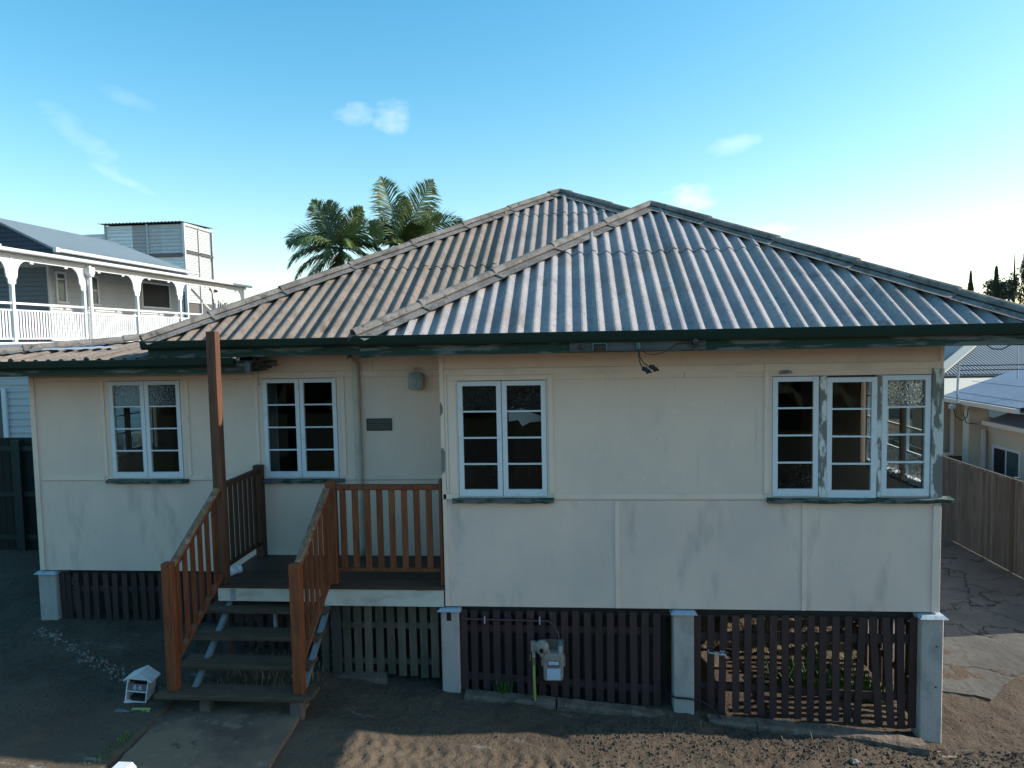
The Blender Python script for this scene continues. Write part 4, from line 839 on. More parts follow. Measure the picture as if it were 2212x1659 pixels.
tp = thing('garden_tap', (3.3,0,-1.2), 'small garden tap sticking out between maroon slats near the middle stump', 'tap')
MB().tube([(3.15,.10,-.515),(3.15,-.03,-.515),(3.28,-.05,-.525)], .011, 8).tube([(3.28,-.05,-.525),(3.33,-.05,-.525),(3.34,-.05,-.56)], .015, 8).build('spout', m_galv, tp)
MB().tube([(3.30,-.05,-.525),(3.30,-.05,-.49)], .008, 8).bar((3.27,-.05,-.487),(3.33,-.05,-.487), .01, .012).build('tap_handle', m_galv, tp)
hs = MB().tube([(2.66,-.05,-1.02),(2.75,-.085,-1.045),(2.9,-.09,-1.05),(3.05,-.06,-1.09),(3.16,-.07,-1.16),(3.25,-.12,-1.24),(3.32,-.18,-1.33),(3.36,-.26,-1.40)], .012, 8).build('hose', m_black, smooth=True)
tag(hs, 'black hose looping past the middle stump into the dirt', 'hose')

# ------------------------------------------------------------------ letterbox, plates, white post
lb = thing('letterbox', (-3.27,-1.0,-.84), 'small white house-shaped letterbox numbered 66 on the dirt beside the steps', 'letterbox')
def LBT(mb, lean=R(-7)):
    """lay the box down at its place: turned a little left, leaning back and sideways"""
    rot = Matrix.Rotation(R(8), 4, 'Z') @ Matrix.Rotation(R(8), 4, 'Y') @ Matrix.Rotation(R(-4), 4, 'X')
    mb.v = [tuple(rot @ Vector(p) + Vector((-3.40,-.97,-.785))) for p in mb.v]; return mb
w, d_, hgt = .118, .21, .25
LBT(MB().box(-w,-w+.012,0,d_,0,hgt).box(w-.012,w,0,d_,0,hgt)).build('side_panel', m_mbox, lb)
LBT(MB().box(-w-.005,w+.005,-.006,d_,-.014,-.0005).box(-w+.012,w-.012,-.006,.006,0,.014)).build('base', m_mbox, lb); LBT(MB().box(-w+.012,w-.012,d_-.012,d_-.001,0,hgt)).build('back_panel', m_dark, lb)
LBT(MB().box(-w+.0125,w-.0125,.0,.2,.112,.124)).build('shelf', m_mbox, lb)
LBT(MB().box(-w+.0125,w-.0125,.006,.014,.125,.205)).build('number_plate', m_plate66, lb)
LBT(MB().box(-w+.012,w-.012,.05,.055,.2055,.249)).build('slot', m_black, lb)
LBT(MB().prism([(-w,hgt+.001),(w,hgt+.001),(0,hgt+.06)], 1, .004, .014)).build('gable', m_mbox, lb)
for s_ in (-1, 1): LBT(MB().add([(0,-.02,hgt+.068),(s_*(w+.035),-.02,hgt-.016),(s_*(w+.035),d_+.03,hgt-.016),(0,d_+.03,hgt+.068),(0,-.02,hgt+.080),(s_*(w+.035),-.02,hgt-.004),(s_*(w+.035),d_+.03,hgt-.004),(0,d_+.03,hgt+.080)], [(0,3,2,1),(4,5,6,7),(0,1,5,4),(1,2,6,5),(2,3,7,6),(3,0,4,7)])).build('roof', m_mbox, lb)
def text_obj(body, size, m, parent, name, xf, ext=.001, align='CENTER', spacing=1.0):
    cu = bpy.data.curves.new(name, 'FONT'); cu.body = body; cu.size = size; cu.extrude = ext; cu.align_x = align; cu.align_y = 'CENTER'; cu.space_character = spacing
    ob = bpy.data.objects.new(name, cu); COL.objects.link(ob); dg = bpy.context.evaluated_depsgraph_get()
    me = bpy.data.meshes.new_from_object(ob.evaluated_get(dg)); bpy.data.objects.remove(ob); bpy.data.curves.remove(cu)
    po = WORG[parent.name]
    for v in me.vertices: v.co = Vector(xf(v.co)) - po
    me.materials.clear(); me.materials.append(m); o = bpy.data.objects.new(name, me); COL.objects.link(o); o.parent = parent; WORG[o.name] = po; return o
_rot = Matrix.Rotation(R(8), 4, 'Z') @ Matrix.Rotation(R(8), 4, 'Y') @ Matrix.Rotation(R(-4), 4, 'X')
for k, dx in enumerate((-.024, .034)):
    text_obj('6', .085, m_num, lb, 'numeral', lambda c, dx=dx: _rot @ Vector((c.x+dx, .004-c.z, .165+c.y)) + Vector((-3.40,-.97,-.785)))
ns = thing('sticker_plate', (-3.24,-1.12,-.82), 'yellow NO JUNK MAIL plate lying under the letterbox', 'sign')
_r2 = Matrix.Translation((-3.245,-1.12,-.795)) @ Matrix.Rotation(R(2), 4, 'Z') @ Matrix.Rotation(R(32), 4, 'X')
nb = MB().box(-.105,.105,-.030,.030,-.004,0); nb.v = [tuple(_r2 @ Vector(p)) for p in nb.v]; nb.build('plate', m_sign, ns)
text_obj('NO JUNK MAIL', .030, m_signtxt, ns, 'lettering', lambda c: _r2 @ Vector((c.x, c.y, c.z+.0015)), ext=.0006)
gp = MB().box(-3.535,-3.36,-1.15,-1.03,-.835,-.80); o = gp.build('plate', m_greyplate); tag(o, 'flat grey-blue plate on the dirt left of the yellow plate', 'plate')
wp = thing('gate_post', (-1.86,-3.46,-.9), 'bright white gate post, only its sunlit top in view', 'post')
MB().box(-1.925,-1.795,-3.53,-3.40,-1.0,.02).build('shaft', m_nwhite, wp, bevel=.006)
MB().add([(-1.935,-3.54,.021),(-1.785,-3.54,.021),(-1.785,-3.39,.021),(-1.935,-3.39,.021),(-1.915,-3.52,.072),(-1.805,-3.52,.072),(-1.805,-3.41,.072),(-1.915,-3.41,.072)], [(0,3,2,1),(4,5,6,7),(0,1,5,4),(1,2,6,5),(2,3,7,6),(3,0,4,7)]).build('cap', m_nwhite, wp)

# ------------------------------------------------------------------ stones, pebbles, weeds
def rock(x, y, s, label, m=m_stone):
    z = float(gheight(np.array([x]), np.array([y]))[0])
    mb = MB().ball((x,y,z+s*.25), s, s*.8, s*.6, 9, 6, jit=.22); return tag(mb.build('rock', m), label, 'rock')
rock(-5.60,.62,.055,'pale chalky lump in the dirt just right of the left end stump')
rock(-3.62,-.42,.05,'largest white lump in the line of rubble leading to the letterbox')
rock(-3.50,-.52,.045,'reddish lump beside the white one in the rubble line')
rock(-3.42,-.60,.045,'white lump nearest the letterbox roof')
rock(3.15,-1.32,.06,'tan stone among the churned soil at the bottom edge, right of centre')
rock(4.55,-.72,.05,'rounded tan stone below the long kerb slab')
def pebbles(name, n, fn, smin, smax, m, label):
    mb = MB(); rr = random.Random(n)
    pts = [fn(rr) for _ in range(n)]; X = np.array([p[0] for p in pts]); Y = np.array([p[1] for p in pts]); Z = gheight(X, Y)
    for x, y_, z in zip(X, Y, Z):
        s = smin+(smax-smin)*rr.random()**3; a = rr.uniform(0, 6.3)
        vs_ = [(x+s*math.cos(a+k*2.1)*rr.uniform(.7,1.2), y_+s*math.sin(a+k*2.1)*rr.uniform(.7,1.2), z-.002) for k in range(3)]
        mb.add(vs_+[(x, y_, z+s*rr.uniform(.5,1.0))], [(0,1,3),(1,2,3),(2,0,3)])
    o = mb.build(name, m, fixn=False); return tag(o, label, kind='stuff')
def scat(rr):
    while True:
        x = rr.uniform(-8,9); y_ = rr.uniform(-3,.6)
        if -3.1 < x < -1.35 and y_ < -.7: continue
        return x, y_
pebbles('pebbles', 1100, scat, .004, .014, m_stone, 'pale pebbles scattered over the dirt')
pebbles('soil_clods', 6000, scat, .004, .020, mat('loose_soil', (.055,.045,.036), [((.085,.07,.052), 9, .5, .65, 4)], rough=.95), 'loose clods of soil')
pebbles('soil_clods', 8000, lambda rr: (rr.uniform(1.5,8.5), -.2-abs(rr.gauss(0,.8))), .006, .030, MAT['loose_soil'], 'loose clods of churned soil on the right')
pebbles('rubble_line', 420, lambda rr: (lambda t_: (-6.0+t_*2.7+rr.gauss(0,.07), .85-t_*1.6+rr.gauss(0,.05)))(rr.random()), .006, .036, m_stone, 'line of pale rubble running from the left stump to the letterbox')
def blades(name, n, fn, h0, h1, w, m, label):
    mb = MB(); rr = random.Random(n+1)
    for _ in range(n):
        x, y_, z = fn(rr); a = rr.uniform(0, 6.3); h = rr.uniform(h0, h1); dx, dy = math.cos(a), math.sin(a); b = rr.uniform(.2,.7)*h
        mb.add([(x-dy*w,y_+dx*w,z),(x+dy*w,y_-dx*w,z),(x+dx*b*.5+dy*w,y_+dy*b*.5-dx*w,z+h*.6),(x+dx*b*.5-dy*w,y_+dy*b*.5+dx*w,z+h*.6),(x+dx*b,y_+dy*b,z+h)], [(0,1,2,3),(3,2,4)])
    o = mb.build(name, m, fixn=False); return tag(o, label, kind='stuff')
def gz(x, y_): return float(gheight(np.array([x]), np.array([y_]))[0])
blades('weeds', 1000, lambda rr: (lambda x, y_: (x, y_, float(gbase(x))))(rr.gauss(4.85,.30), .8+abs(rr.gauss(0,.3))), .05, .26, .012, m_weed, 'bright green weeds behind the right slat screen')
blades('weeds', 40, lambda rr: (lambda x, y_: (x, y_, gz(x,y_)))(rr.gauss(.68,.05), rr.gauss(.0,.02)), .08, .26, .008, m_weed, 'small weed at the slats left of the gas meter')
blades('dry_grass', 260, lambda rr: (lambda x, y_: (x, y_, gz(x,y_)))(rr.uniform(-2.7,-1.5), rr.uniform(-.55,.4)), .04, .14, .004, m_dry, 'dry straw and litter under the steps')
blades('dry_grass', 500, lambda rr: (lambda x, y_: (x, y_, gz(x,y_)))(rr.uniform(2.5,9), rr.uniform(-2.6,-.3)), .02, .09, .003, m_dry, 'dry twigs in the churned soil')
blades('weeds', 90, lambda rr: (lambda x, y_: (x, y_, gz(x,y_)))(-3.1+rr.gauss(0,.05), rr.uniform(-2.1,-1.5)), .02, .07, .004, m_weed, 'sparse weeds along the left edge of the path')

# ------------------------------------------------------------------ right: paling fence and neighbours
pf = thing('paling_fence', (10.15,8,-1.5), 'weathered grey-brown paling fence along the far side of the driveway', 'fence')
y = 3.4; rr = random.Random(9); pal = None; i = 0
while y < 26:
    zt = .30-.002*y+rr.uniform(-.01,.01)
    if pal is None: pal = box(10.10, 10.118, y, y+.096, -1.52, .28).build('paling', m_fence, pf, origin=(10.11,y,-1.52))
    else: 
        c = kid(pal, pf, (10.11+rr.uniform(-.003,.003), y, -1.52)); c.scale = (1,1,(zt+1.52)/1.80)
    y += .1; i += 1
for y_ in (6.05, 8.7, 11.4, 14.1, 16.8, 19.5, 22.2): box(10.125, 10.22, y_, y_+.09, -1.6, .34).build('post', m_fence, pf)
box(10.09, 10.099, 6.02, 6.13, -1.5, .30).build('cover_board', m_darkred if 0 else mat('dark_cover_board', (.05,.045,.04), rough=.9), pf)
box(10.07, 10.14, 3.4, 26, .305, .325).build('capping', mat('dark_cover_board', (.05,.045,.04)), pf)
for z in (-1.2, -.1): box(10.12, 10.16, 3.4, 26, z, z+.07).build('rail', m_fence, pf)

bh = thing('cream_house', (13.5,11,-1.6), 'cream neighbour house with pale blue metal roof behind the paling fence', 'house')
# render walls
box(12.41, 12.90, 12.0, 12.3, -1.6, 1.28).build('wall', m_cream2, bh, label='narrow wall end facing the camera')
box(12.90, 13.1, 9.0, 12.29, -1.6, .80).build('wall', m_cream2, bh)
box(13.1, 16, 9.0, 9.2, -1.6, .8).build('wall', m_cream2, bh)
box(12.72, 12.80, 11.90, 11.98, -1.5, .5).build('downpipe', m_nwhite, bh)
w_ = MB().box(12.87,12.898,10.50,11.72,-.72,-.66).box(12.87,12.898,10.50,11.72,.05,.11).box(12.87,12.898,10.50,10.57,-.66,.05).box(12.87,12.898,11.65,11.72,-.66,.05).box(12.87,12.898,11.09,11.13,-.66,.05).build('window', m_nwhite, bh)
box(12.880,12.888,11.14,11.64,-.65,.04).build('screen_pane', m_screen, w_); box(12.880,12.888,10.58,11.08,-.65,.04).build('glass_pane', m_nglass, w_)
box(12.874,12.879,10.78,10.86,-.45,-.36).build('latch', m_black, w_)
# lower roof over the front room and main roof
MB().add([(12.45,8.0,.84),(12.45,11.2,.84),(14.9,11.2,1.75),(14.9,8.0,1.75)], [(0,1,2,3)]).add([(12.45,8.0,.81),(12.45,11.2,.81),(14.9,11.2,1.72),(14.9,8.0,1.72)], [(3,2,1,0)]).build('roof', m_blueroof, bh, fixn=False)
MB().add([(12.45,11.2,.84),(14.9,11.2,1.75),(14.9,11.9,1.5)],[(0,1,2)]).build('roof', m_blueroof, bh, fixn=False)
box(12.33, 12.45, 8.0, 11.25, .72, .83).build('gutter', mat('cream_gutter', (.52,.49,.44), rough=.5), bh)
ex, ez = 12.05, 1.36
MB().add([(ex,9.2,ez),(ex,12.75,ez),(ex+3.2,14.6,ez+.66),(ex+3.2,9.2,ez+.66)], [(0,1,2,3)]).add([(ex+3.2,9.2,ez+.66),(ex+3.2,14.6,ez+.66),(ex+6.4,12.75,ez),(ex+6.4,9.2,ez)], [(0,1,2,3)]).add([(ex,12.75,ez),(ex+6.4,12.75,ez),(ex+3.2,14.6,ez+.66)],[(0,1,2)]).build('roof', m_blueroof, bh, fixn=False)
MB().add([(ex,12.80,ez-.01),(20,12.80,ez-.01),(20,20.5,ez-.01),(ex,20.5,ez-.01)],[(0,1,2,3)]).build('ceiling', m_cream2, bh)
box(ex-.10, ex+.01, 9.2, 12.85, ez-.13, ez-.02).build('gutter', MAT['cream_gutter'], bh)
box(ex+.02, 12.9, 9.3, 12.7, ez-.15, ez-.13).build('soffit', m_cream2, bh)
for (fx, y0, y1, zz) in ((.45,9.4,13.0,0),(1.5,9.4,14.0,0)):
    mb = MB()
    yy = y0
    while yy < y1: zz_ = ez+.206*fx+.002; mb.box(ex+fx, ex+fx+.03, yy, yy+.03, zz_, zz_+.012); yy += .10
    tag(mb.build('screw_row', m_plate66, bh), kind='stuff')
# weatherboard wing behind
wb = thing('weatherboard_house', (13.6,15,-1.6), 'beige weatherboard wall seen between the corner post and the cream house', 'house')
for k in range(9): MB().add([(12.3,15.0,-.75+k*.2),(14.6,15.0,-.75+k*.2),(14.6,15.03,-.55+k*.2),(12.3,15.03,-.55+k*.2),(12.3,15.04,-.75+k*.2),(14.6,15.04,-.75+k*.2)],[(0,1,2,3),(0,4,5,1)]).build('weatherboard', m_beige, wb)
box(13.42, 13.52, 14.92, 14.99, -.62, .98).build('downpipe', m_nwhite, wb); MB().tube([(13.0,14.9,-.68),(13.5,14.9,-.66)], .04, 8).build('waste_pipe', m_nwhite, wb)
box(12.3, 14.6, 15.05, 15.2, -1.6, -.76).build('base', m_dark, wb)
MB().tube([(12.15,11.2,.6-1.35),(12.0,11.0,.35-1.1)], .06, 10)
mb = MB().tube([(13.25,14.2,-1.5),(13.25,14.2,-.95),(13.3,14.2,-.88),(13.9,14.2,-.88)], .06, 10).build('white_pipe', m_nwhite, wb)
# striped roof house
sh = thing('grey_roof_house', (19,25,-1.6), 'house with dark corrugated hip roof and cream hip cap beyond the blue roof', 'house')
eX0, eX1, eY, eZ = 17.35, 27.5, 24.0, 1.25
hs_ = (eX1-eX0)/2
def stripes(mb, O, U, V, k, n, lenf):
    pass
# eave-parallel base plus raised ribs
apx = Vector(((eX0+eX1)/2, eY+hs_, eZ+.38*hs_))
mbr = MB().add([(eX0,eY,eZ),(eX1,eY,eZ),tuple(apx)], [(0,1,2)]).add([(eX0,eY,eZ),tuple(apx),(apx.x,eY+14,apx.z),(eX0,eY+14,eZ)],[(0,1,2,3)]); mbr.build('roof', mat('dark_grey_roof', (.09,.115,.13), rough=.6), sh, fixn=False)
rib = MB(); x = eX0+.1
while x < eX1: L_ = min(x-eX0, eX1-x)-.1; rib.bar((x,eY,eZ+.02),(x,eY+L_,eZ+.38*L_+.02), .06, .05) if L_ > .1 else None; x += .15
tag(rib.build('roof_rib', mat('pale_roof_rib', (.28,.31,.33), rough=.6), sh), kind='stuff')
# nearer hip with cream capping, rising to the right
MB().bar((17.3,23.95,1.27),(20.4,27.05,1.27+.38*3.1), .50, .06, up=(-.5,-.5,1.5)).build('hip_cap', mat('cream_hip_cap', (.46,.44,.37), rough=.7), sh)
box(eX0, eX1, eY-.15, eY-.02, eZ-.15, eZ-.02).build('gutter', m_grey, sh); box(eX0+.4, eX1-.4, eY+.3, eY+.5, -1.6, eZ-.15).build('wall', m_beige, sh)
box(17.9, 18.9, eY+.27, eY+.298, -.4, .9).build('window', m_nglass, sh)
sp = thing('far_roof', (27,34,-1.6), 'far roof corner carrying pale panels at the right edge, under the eave', 'roof')
MB().add([(24.6,33,2.45),(31,33,.6),(31,39,3.6),(24.6,39,4.6)], [(0,1,2,3)]).build('roof', mat('dark_grey_roof', (.09,.115,.13)), sp)
for i in range(3): MB().add([(25.6+i*1.1,33.2,2.32-i*.32),(26.6+i*1.1,33.2,2.03-i*.32),(26.6+i*1.1,35.0,2.63-i*.32),(25.6+i*1.1,35.0,2.92-i*.32)], [(0,1,2,3)]).build('panel', m_panelblue, sp)
box(24.9, 31, 33.3, 33.5, -1.6, .9).build('wall', m_beige, sp)
# service riser and wires
rz = thing('service_riser', (11.85,11.5,1.2), 'thin grey conduit riser with looping cable at the blue roof edge', 'riser')
MB().tube([(11.86,11.5,2.33),(11.83,11.5,1.5),(11.84,11.5,1.30),(11.97,11.55,1.22)], .03, 8).build('conduit', m_galv, rz)
MB().tube([(11.74,11.55,1.2),(11.80,11.5,.92),(11.95,11.45,.80),(12.1,11.5,.92),(12.12,11.5,1.15)], .012, 6).tube([(12.02,11.5,1.2),(12.0,11.5,.95),(12.08,11.5,.74),(12.35,11.5,.70)], .012, 6).build('cable', m_black, rz)
MB().box(11.66,11.80,11.5,11.6,1.12,1.22).build('junction_box', m_galv, rz)
for k, dz in enumerate((0, -.12)):
    o = MB().tube([(11.86+i_*.95, 11.5-i_*.35, 2.27+dz-.045*math.sin(math.pi*i_/10)+i_*.035) for i_ in range(11)], .012, 5).build('service_wire', m_black)
    tag(o, 'upper dark service wire running right from the conduit riser' if k == 0 else 'lower dark service wire running right from the conduit riser', 'wire', 'service wires at the blue roof')
ap = thing('roof_pole', (13.4,11.6,1.9), 'thin pale pole standing on the blue roof at the right edge', 'pole')
MB().tube([(13.41,11.6,1.9),(13.39,11.6,2.9)], .022, 8).build('shaft', m_galv, ap)

# ------------------------------------------------------------------ left: dark green fence and white shed
gf = thing('green_fence', (-9.5,4.5,-.75), 'dark green timber fence in shade left of the house', 'fence')
x = -13.5; pal = None
while x < -6.6:
    if pal is None: pal = box(x, x+.14, 4.5, 4.52, -.78, 1.50).build('paling', m_gfence, gf, origin=(x,4.5,-.78))
    else: kid(pal, gf, (x, 4.5+random.uniform(-.004,.004), -.78))
    x += .147
for xx in (-11.2, -9.2, -7.2): box(xx-.06, xx+.10, 4.40, 4.495, -.8, 1.46).build('post', mat('green_post_paint', (.008,.024,.020), rough=.6), gf)
for z in (1.24, .35, -.5): box(-13.5, -6.6, 4.45, 4.497, z, z+.10).build('rail', mat('green_post_paint', (.008,.024,.020)), gf)
sd_ = thing('white_shed', (-12,9.5,-.7), 'white weatherboard wall with window above the dark green fence', 'building')
for k in range(20): MB().add([(-14.5,9.0,-.6+k*.18),(-8.6,9.0,-.6+k*.18),(-8.6,9.03,-.42+k*.18),(-14.5,9.03,-.42+k*.18),(-14.5,9.04,-.6+k*.18),(-8.6,9.04,-.6+k*.18)],[(0,1,2,3),(0,4,5,1)]).build('weatherboard', m_nwall, sd_)
box(-14.5, -8.6, 9.05, 12, -.7, 2.95).build('wall', m_nwall, sd_)
box(-13.75, -13.30, 8.96, 9.0, .7, 2.15).build('window', m_nglass, sd_); box(-13.30, -13.18, 8.94, 9.0, .65, 2.2).build('window_frame', m_mbox, sd_)
box(-8.75, -8.6, 8.95, 9.0, -.6, 2.95).build('corner_board', m_nwhite, sd_)
MB().prism([(8.7,2.9),(12.3,2.9),(12.3,3.3),(10.5,3.35)], 0, -14.9, -8.2).build('roof', m_nroof, sd_)

# ------------------------------------------------------------------ left: veranda house
vh = thing('veranda_house', (-18,18,-.7), 'white highset veranda house with blue-grey roof, arched brackets and balustrade', 'house')
FX, FZ, GZT = -15.3, 3.42, 6.02      # veranda edge, floor, underside of its beam
for k in range(16):
    z = 3.45+k*.17
    MB().add([(-17.47,16.3,z),(-17.47,25.4,z),(-17.52,25.4,z+.17),(-17.52,16.3,z+.17),(-17.56,16.3,z),(-17.56,25.4,z)],[(0,1,2,3),(0,4,5,1)]).build('weatherboard', m_nwall, vh)
    MB().add([(-17.54,16.28,z),(-21.5,16.28,z),(-21.5,16.33,z+.17),(-17.54,16.33,z+.17),(-21.5,16.36,z),(-17.54,16.36,z)],[(0,1,2,3),(0,5,4,1)]).build('weatherboard', mat('shaded_weatherboard', (.13,.145,.155), rough=.6), vh)  # wall face in shade: the shade is put into a darker board colour
box(-21.5, -17.56, 16.4, 25.35, .0, 6.6).build('wall', m_nwall, vh)
box(-17.5, -17.44, 16.26, 16.38, 3.45, 6.2).build('corner_board', m_nwall, vh)
# lower storey
for k in range(22):
    z = -.6+k*.18
    MB().add([(-15.6,10,z),(-15.6,25.4,z),(-15.63,25.4,z+.18),(-15.63,10,z+.18)],[(0,1,2,3)]).build('weatherboard', m_nwall, vh)
box(-21.5, -15.65, 10.0, 25.3, -.7, 3.3).build('wall', m_nwall, vh)
box(-17.55, FX, 9.0, 27.4, FZ-.12, FZ-.005).build('veranda_floor', m_nwhite, vh); box(FX+.001, FX+.03, 9.0, 27.4, FZ-.22, FZ-.01).build('fascia_board', m_nwhite, vh)
def vwindow(y0, y1, z0, z1, split, dark=False):
    f_ = MB().box(-17.50,-17.44,y0-.08,y0,z0-.08,z1+.08).box(-17.50,-17.44,y1,y1+.08,z0-.08,z1+.08).box(-17.50,-17.44,y0,y1,z1,z1+.08).box(-17.50,-17.40,y0-.12,y1+.12,z0-.10,z0-.03)
    if split: f_.box(-17.50,-17.46,y0,y1,split-.03,split+.03)
    fo = f_.build('window', m_nwhite, vh); box(-17.50,-17.47,y0+.001,y1-.001,z0-.02,z1-.001).build('glass_pane', m_screen if dark else m_nglass, fo)
vwindow(16.72, 17.12, 4.98, 5.98, 5.78); vwindow(18.42, 18.96, 4.98, 5.98, 5.48); vwindow(22.0, 24.1, 5.02, 6.02, None, True)
PY = [9.0, 12.0, 15.2, 18.25, 21.3, 24.4, 27.3]
def arc_bracket(y0, sgn):
    """fretwork bracket as a flat curved plate"""
    pts = [(y0, GZT), (y0+sgn*.85, GZT), (y0+sgn*.85, GZT-.16), (y0+sgn*.72, GZT-.16), (y0+sgn*.70, GZT-.07)]
    for k in range(9): a = math.pi/2*k/8; pts.append((y0+sgn*(.60-.42*math.sin(a)), GZT-.09-.42*(1-math.cos(a))))
    pts += [(y0+sgn*.16, GZT-.62), (y0+sgn*.10, GZT-.70), (y0+sgn*.09, GZT-.82), (y0, GZT-.86)]
    return MB().prism(pts, 0, FX-.06, FX-.02)
for i, y0 in enumerate(PY):
    box(FX-.10, FX+.0, y0-.055, y0+.055, FZ, GZT).build('post', m_nwhite, vh)
    if i < 6: arc_bracket(y0+.056, 1).build('bracket', m_nwhite, vh)
    if i: arc_bracket(y0-.056, -1).build('bracket', m_nwhite, vh)
box(FX-.10, FX-.001, 9.0, 27.6, GZT+.001, GZT+.13).build('beam', m_nwhite, vh)
MB().tube([(FX+.10,15.35,GZT+.05),(FX+.10,15.35,FZ-.1)], .06, 10).build('downpipe', m_nwhite, vh); MB().prism([(15.2,GZT-.02),(15.5,GZT-.02),(15.5,GZT-.22),(15.42,GZT-.34),(15.28,GZT-.34),(15.2,GZT-.22)], 0, FX+.02, FX+.2).build('rainwater_head', m_nwhite, vh)
for a, b in zip(PY[:-1], PY[1:]): box(FX-.055, FX-.025, a+.056, b-.056, GZT-.10, GZT-.001).build('valance', m_nwhite, vh)
bal = None
for a, b in zip(PY[:-2], PY[1:-1]):
    box(FX-.09, FX-.03, a+.056, b-.056, FZ+1.15, FZ+1.22).build('top_rail', m_nwhite, vh); box(FX-.085, FX-.035, a+.056, b-.056, FZ+.95, FZ+1.0).build('mid_rail', m_nwhite, vh); box(FX-.085, FX-.035, a+.056, b-.056, FZ+.08, FZ+.13).build('bottom_rail', m_nwhite, vh)
    y = a+.12
    while y < b-.14:
        if bal is None: bal = box(FX-.07, FX-.05, y, y+.07, FZ+.13, FZ+.95).build('baluster', m_nwhite, vh, origin=(FX-.06,y,FZ+.13))
        else: kid(bal, vh, (FX-.06, y, FZ+.13))
        y += .122
# veranda roof skirt, gutter, band wall, main roof with gable and far hip
MB().add([(FX+.22,9,6.19),(FX+.22,27.7,6.19),(-17.0,27.7,6.46),(-17.0,9,6.46),(FX+.22,9,6.15),(FX+.22,27.7,6.15),(-17.0,27.7,6.42),(-17.0,9,6.42)],[(0,1,2,3),(7,6,5,4),(0,4,5,1),(1,5,6,2),(3,2,6,7),(0,3,7,4)]).build('veranda_roof', m_nroof, vh)
MB().tube([(FX+.24,9,6.17),(FX+.24,27.7,6.17)], .065, 10).build('gutter', m_nwhite, vh)
box(-17.1, -17.0, 15.72, 25.0, 6.38, 6.66).build('band_wall', mat('pale_green_grey_board', (.42,.47,.48), [((.36,.41,.43), (1,1,6), .45, .7, 4)], rough=.6), vh)
for z in (6.48, 6.57): box(-16.999, -16.985, 15.72, 25.0, z, z+.085).build('weatherboard', MAT['pale_green_grey_board'], vh)
rx, rzz, KM = -19.2, 8.0, .5
MB().add([(-16.6,15.6,6.70),(-16.6,25.15,6.70),(rx,22.55,rzz),(rx,15.6,rzz),(-21.8,15.6,6.70),(-21.8,25.15,6.70)], [(0,1,2,3),(1,5,2),(3,2,5,4)]).build('roof', m_nroof, vh, fixn=False)
MB().tube([(-16.58,15.7,6.68),(-16.58,25.2,6.68)], .07, 10).build('gutter', m_nwhite, vh); box(-16.62,-16.5,15.5,15.68,6.60,6.76).build('gutter_end', m_nwhite, vh)
for k in range(9):
    z = 6.40+k*.16; xr = -16.75 if z < 6.7 else -16.75-(z-6.7)/KM
    if xr < -19: break
    MB().add([(-21.6,15.66,z),(xr,15.66,z),(xr-.16/KM*(z >= 6.6),15.69,z+.16),(-21.6,15.69,z+.16)], [(0,1,2,3)]).build('weatherboard', m_navy, vh)
MB().add([(-16.6,15.58,6.64),(rx,15.58,7.94),(rx,15.58,8.02),(-16.6,15.58,6.72),(-16.6,15.64,6.64),(rx,15.64,7.94),(rx,15.64,8.02),(-16.6,15.64,6.72)], [(0,1,2,3),(7,6,5,4),(0,4,5,1),(3,2,6,7)]).build('barge_board', m_nroof, vh)
MB().add([(-17.2,9,6.5),(-17.2,15.6,6.5),(-18.8,15.6,6.85),(-18.8,9,6.85)],[(0,1,2,3)]).build('roof', m_nroof, vh); MB().tube([(-16.85,9,6.62),(-17.0,13.6,6.60)], .06, 8).build('gutter', m_nwhite, vh)
# red and maroon things on the veranda
ch = thing('deck_chair', (-16.2,13.5,3.42), 'red chair behind the veranda balustrade at the far left', 'chair')
MB().box(-16.0,-15.6,13.2,13.28,3.7,4.35).build('backrest', mat('red_cloth', (.28,.02,.03), rough=.8), ch); MB().box(-16.0,-15.6,13.28,13.75,3.82,3.9).build('seat', MAT['red_cloth'], ch)
for dx in (-15.98, -15.64):
    for dy in (13.22, 13.7): box(dx, dx+.03, dy, dy+.03, 3.42, 3.82).build('leg', MAT['red_cloth'], ch)
# back stair
for k in range(2): MB().bar((-15.5-k*.9,24.2,6.0-.15),(-15.5-k*.9,27.1,4.3), .05, .09).build('stair_rail', m_nwhite, vh)
for i in range(12):
    t_ = i/12; MB().box(-15.52,-15.48,24.4+t_*2.6,24.43+t_*2.6,4.9-t_*1.4,5.72-t_*1.5).build('stair_baluster', m_nwhite, vh)
lm = MB().ball((FX+.04,24.25,5.72), .05,.05,.05, 8, 5).ball((FX+.04,24.42,5.74), .05,.05,.05, 8, 5).box(FX-.0,FX+.03,24.22,24.46,5.78,5.82).build('floodlight', m_black, vh)

# ------------------------------------------------------------------ left: slatted tower
tw = thing('slatted_tower', (-22,31,-.7), 'tall blue-grey corrugated and slatted tower behind the veranda house', 'tower')
TX0, TX1, TY = -24.5, -19.93, 30.0
def wavy(x0, x1, y, z0, z1, m, parent, name='cladding_sheet', side=None):
    """horizontal corrugated cladding sheet"""
    mb = MB(); n = int((z1-z0)/.05)+1; 
    for q in range(n+1):
        z = z0+(z1-z0)*q/n; off = .022*(1 if q % 4 in (0,1) else -1)*(1 if q % 2 else .4)
        if side is None: mb.v += [(x0,y-off,z),(x1,y-off,z)]
        else: mb.v += [(side+off,x0,z),(side+off,x1,z)]
    for q in range(n): mb.f.append((2*q,2*q+1,2*q+3,2*q+2))
    return mb.build(name, m, parent, fixn=False)
for k, (a, b) in enumerate(((TX0,-22.9),(-22.9,-22.0),(-22.0,-21.2),(-21.2,TX1))): wavy(a, b, TY, 8.35, 9.95, m_galvsheet if k in (0,3) else m_wood_t, tw)
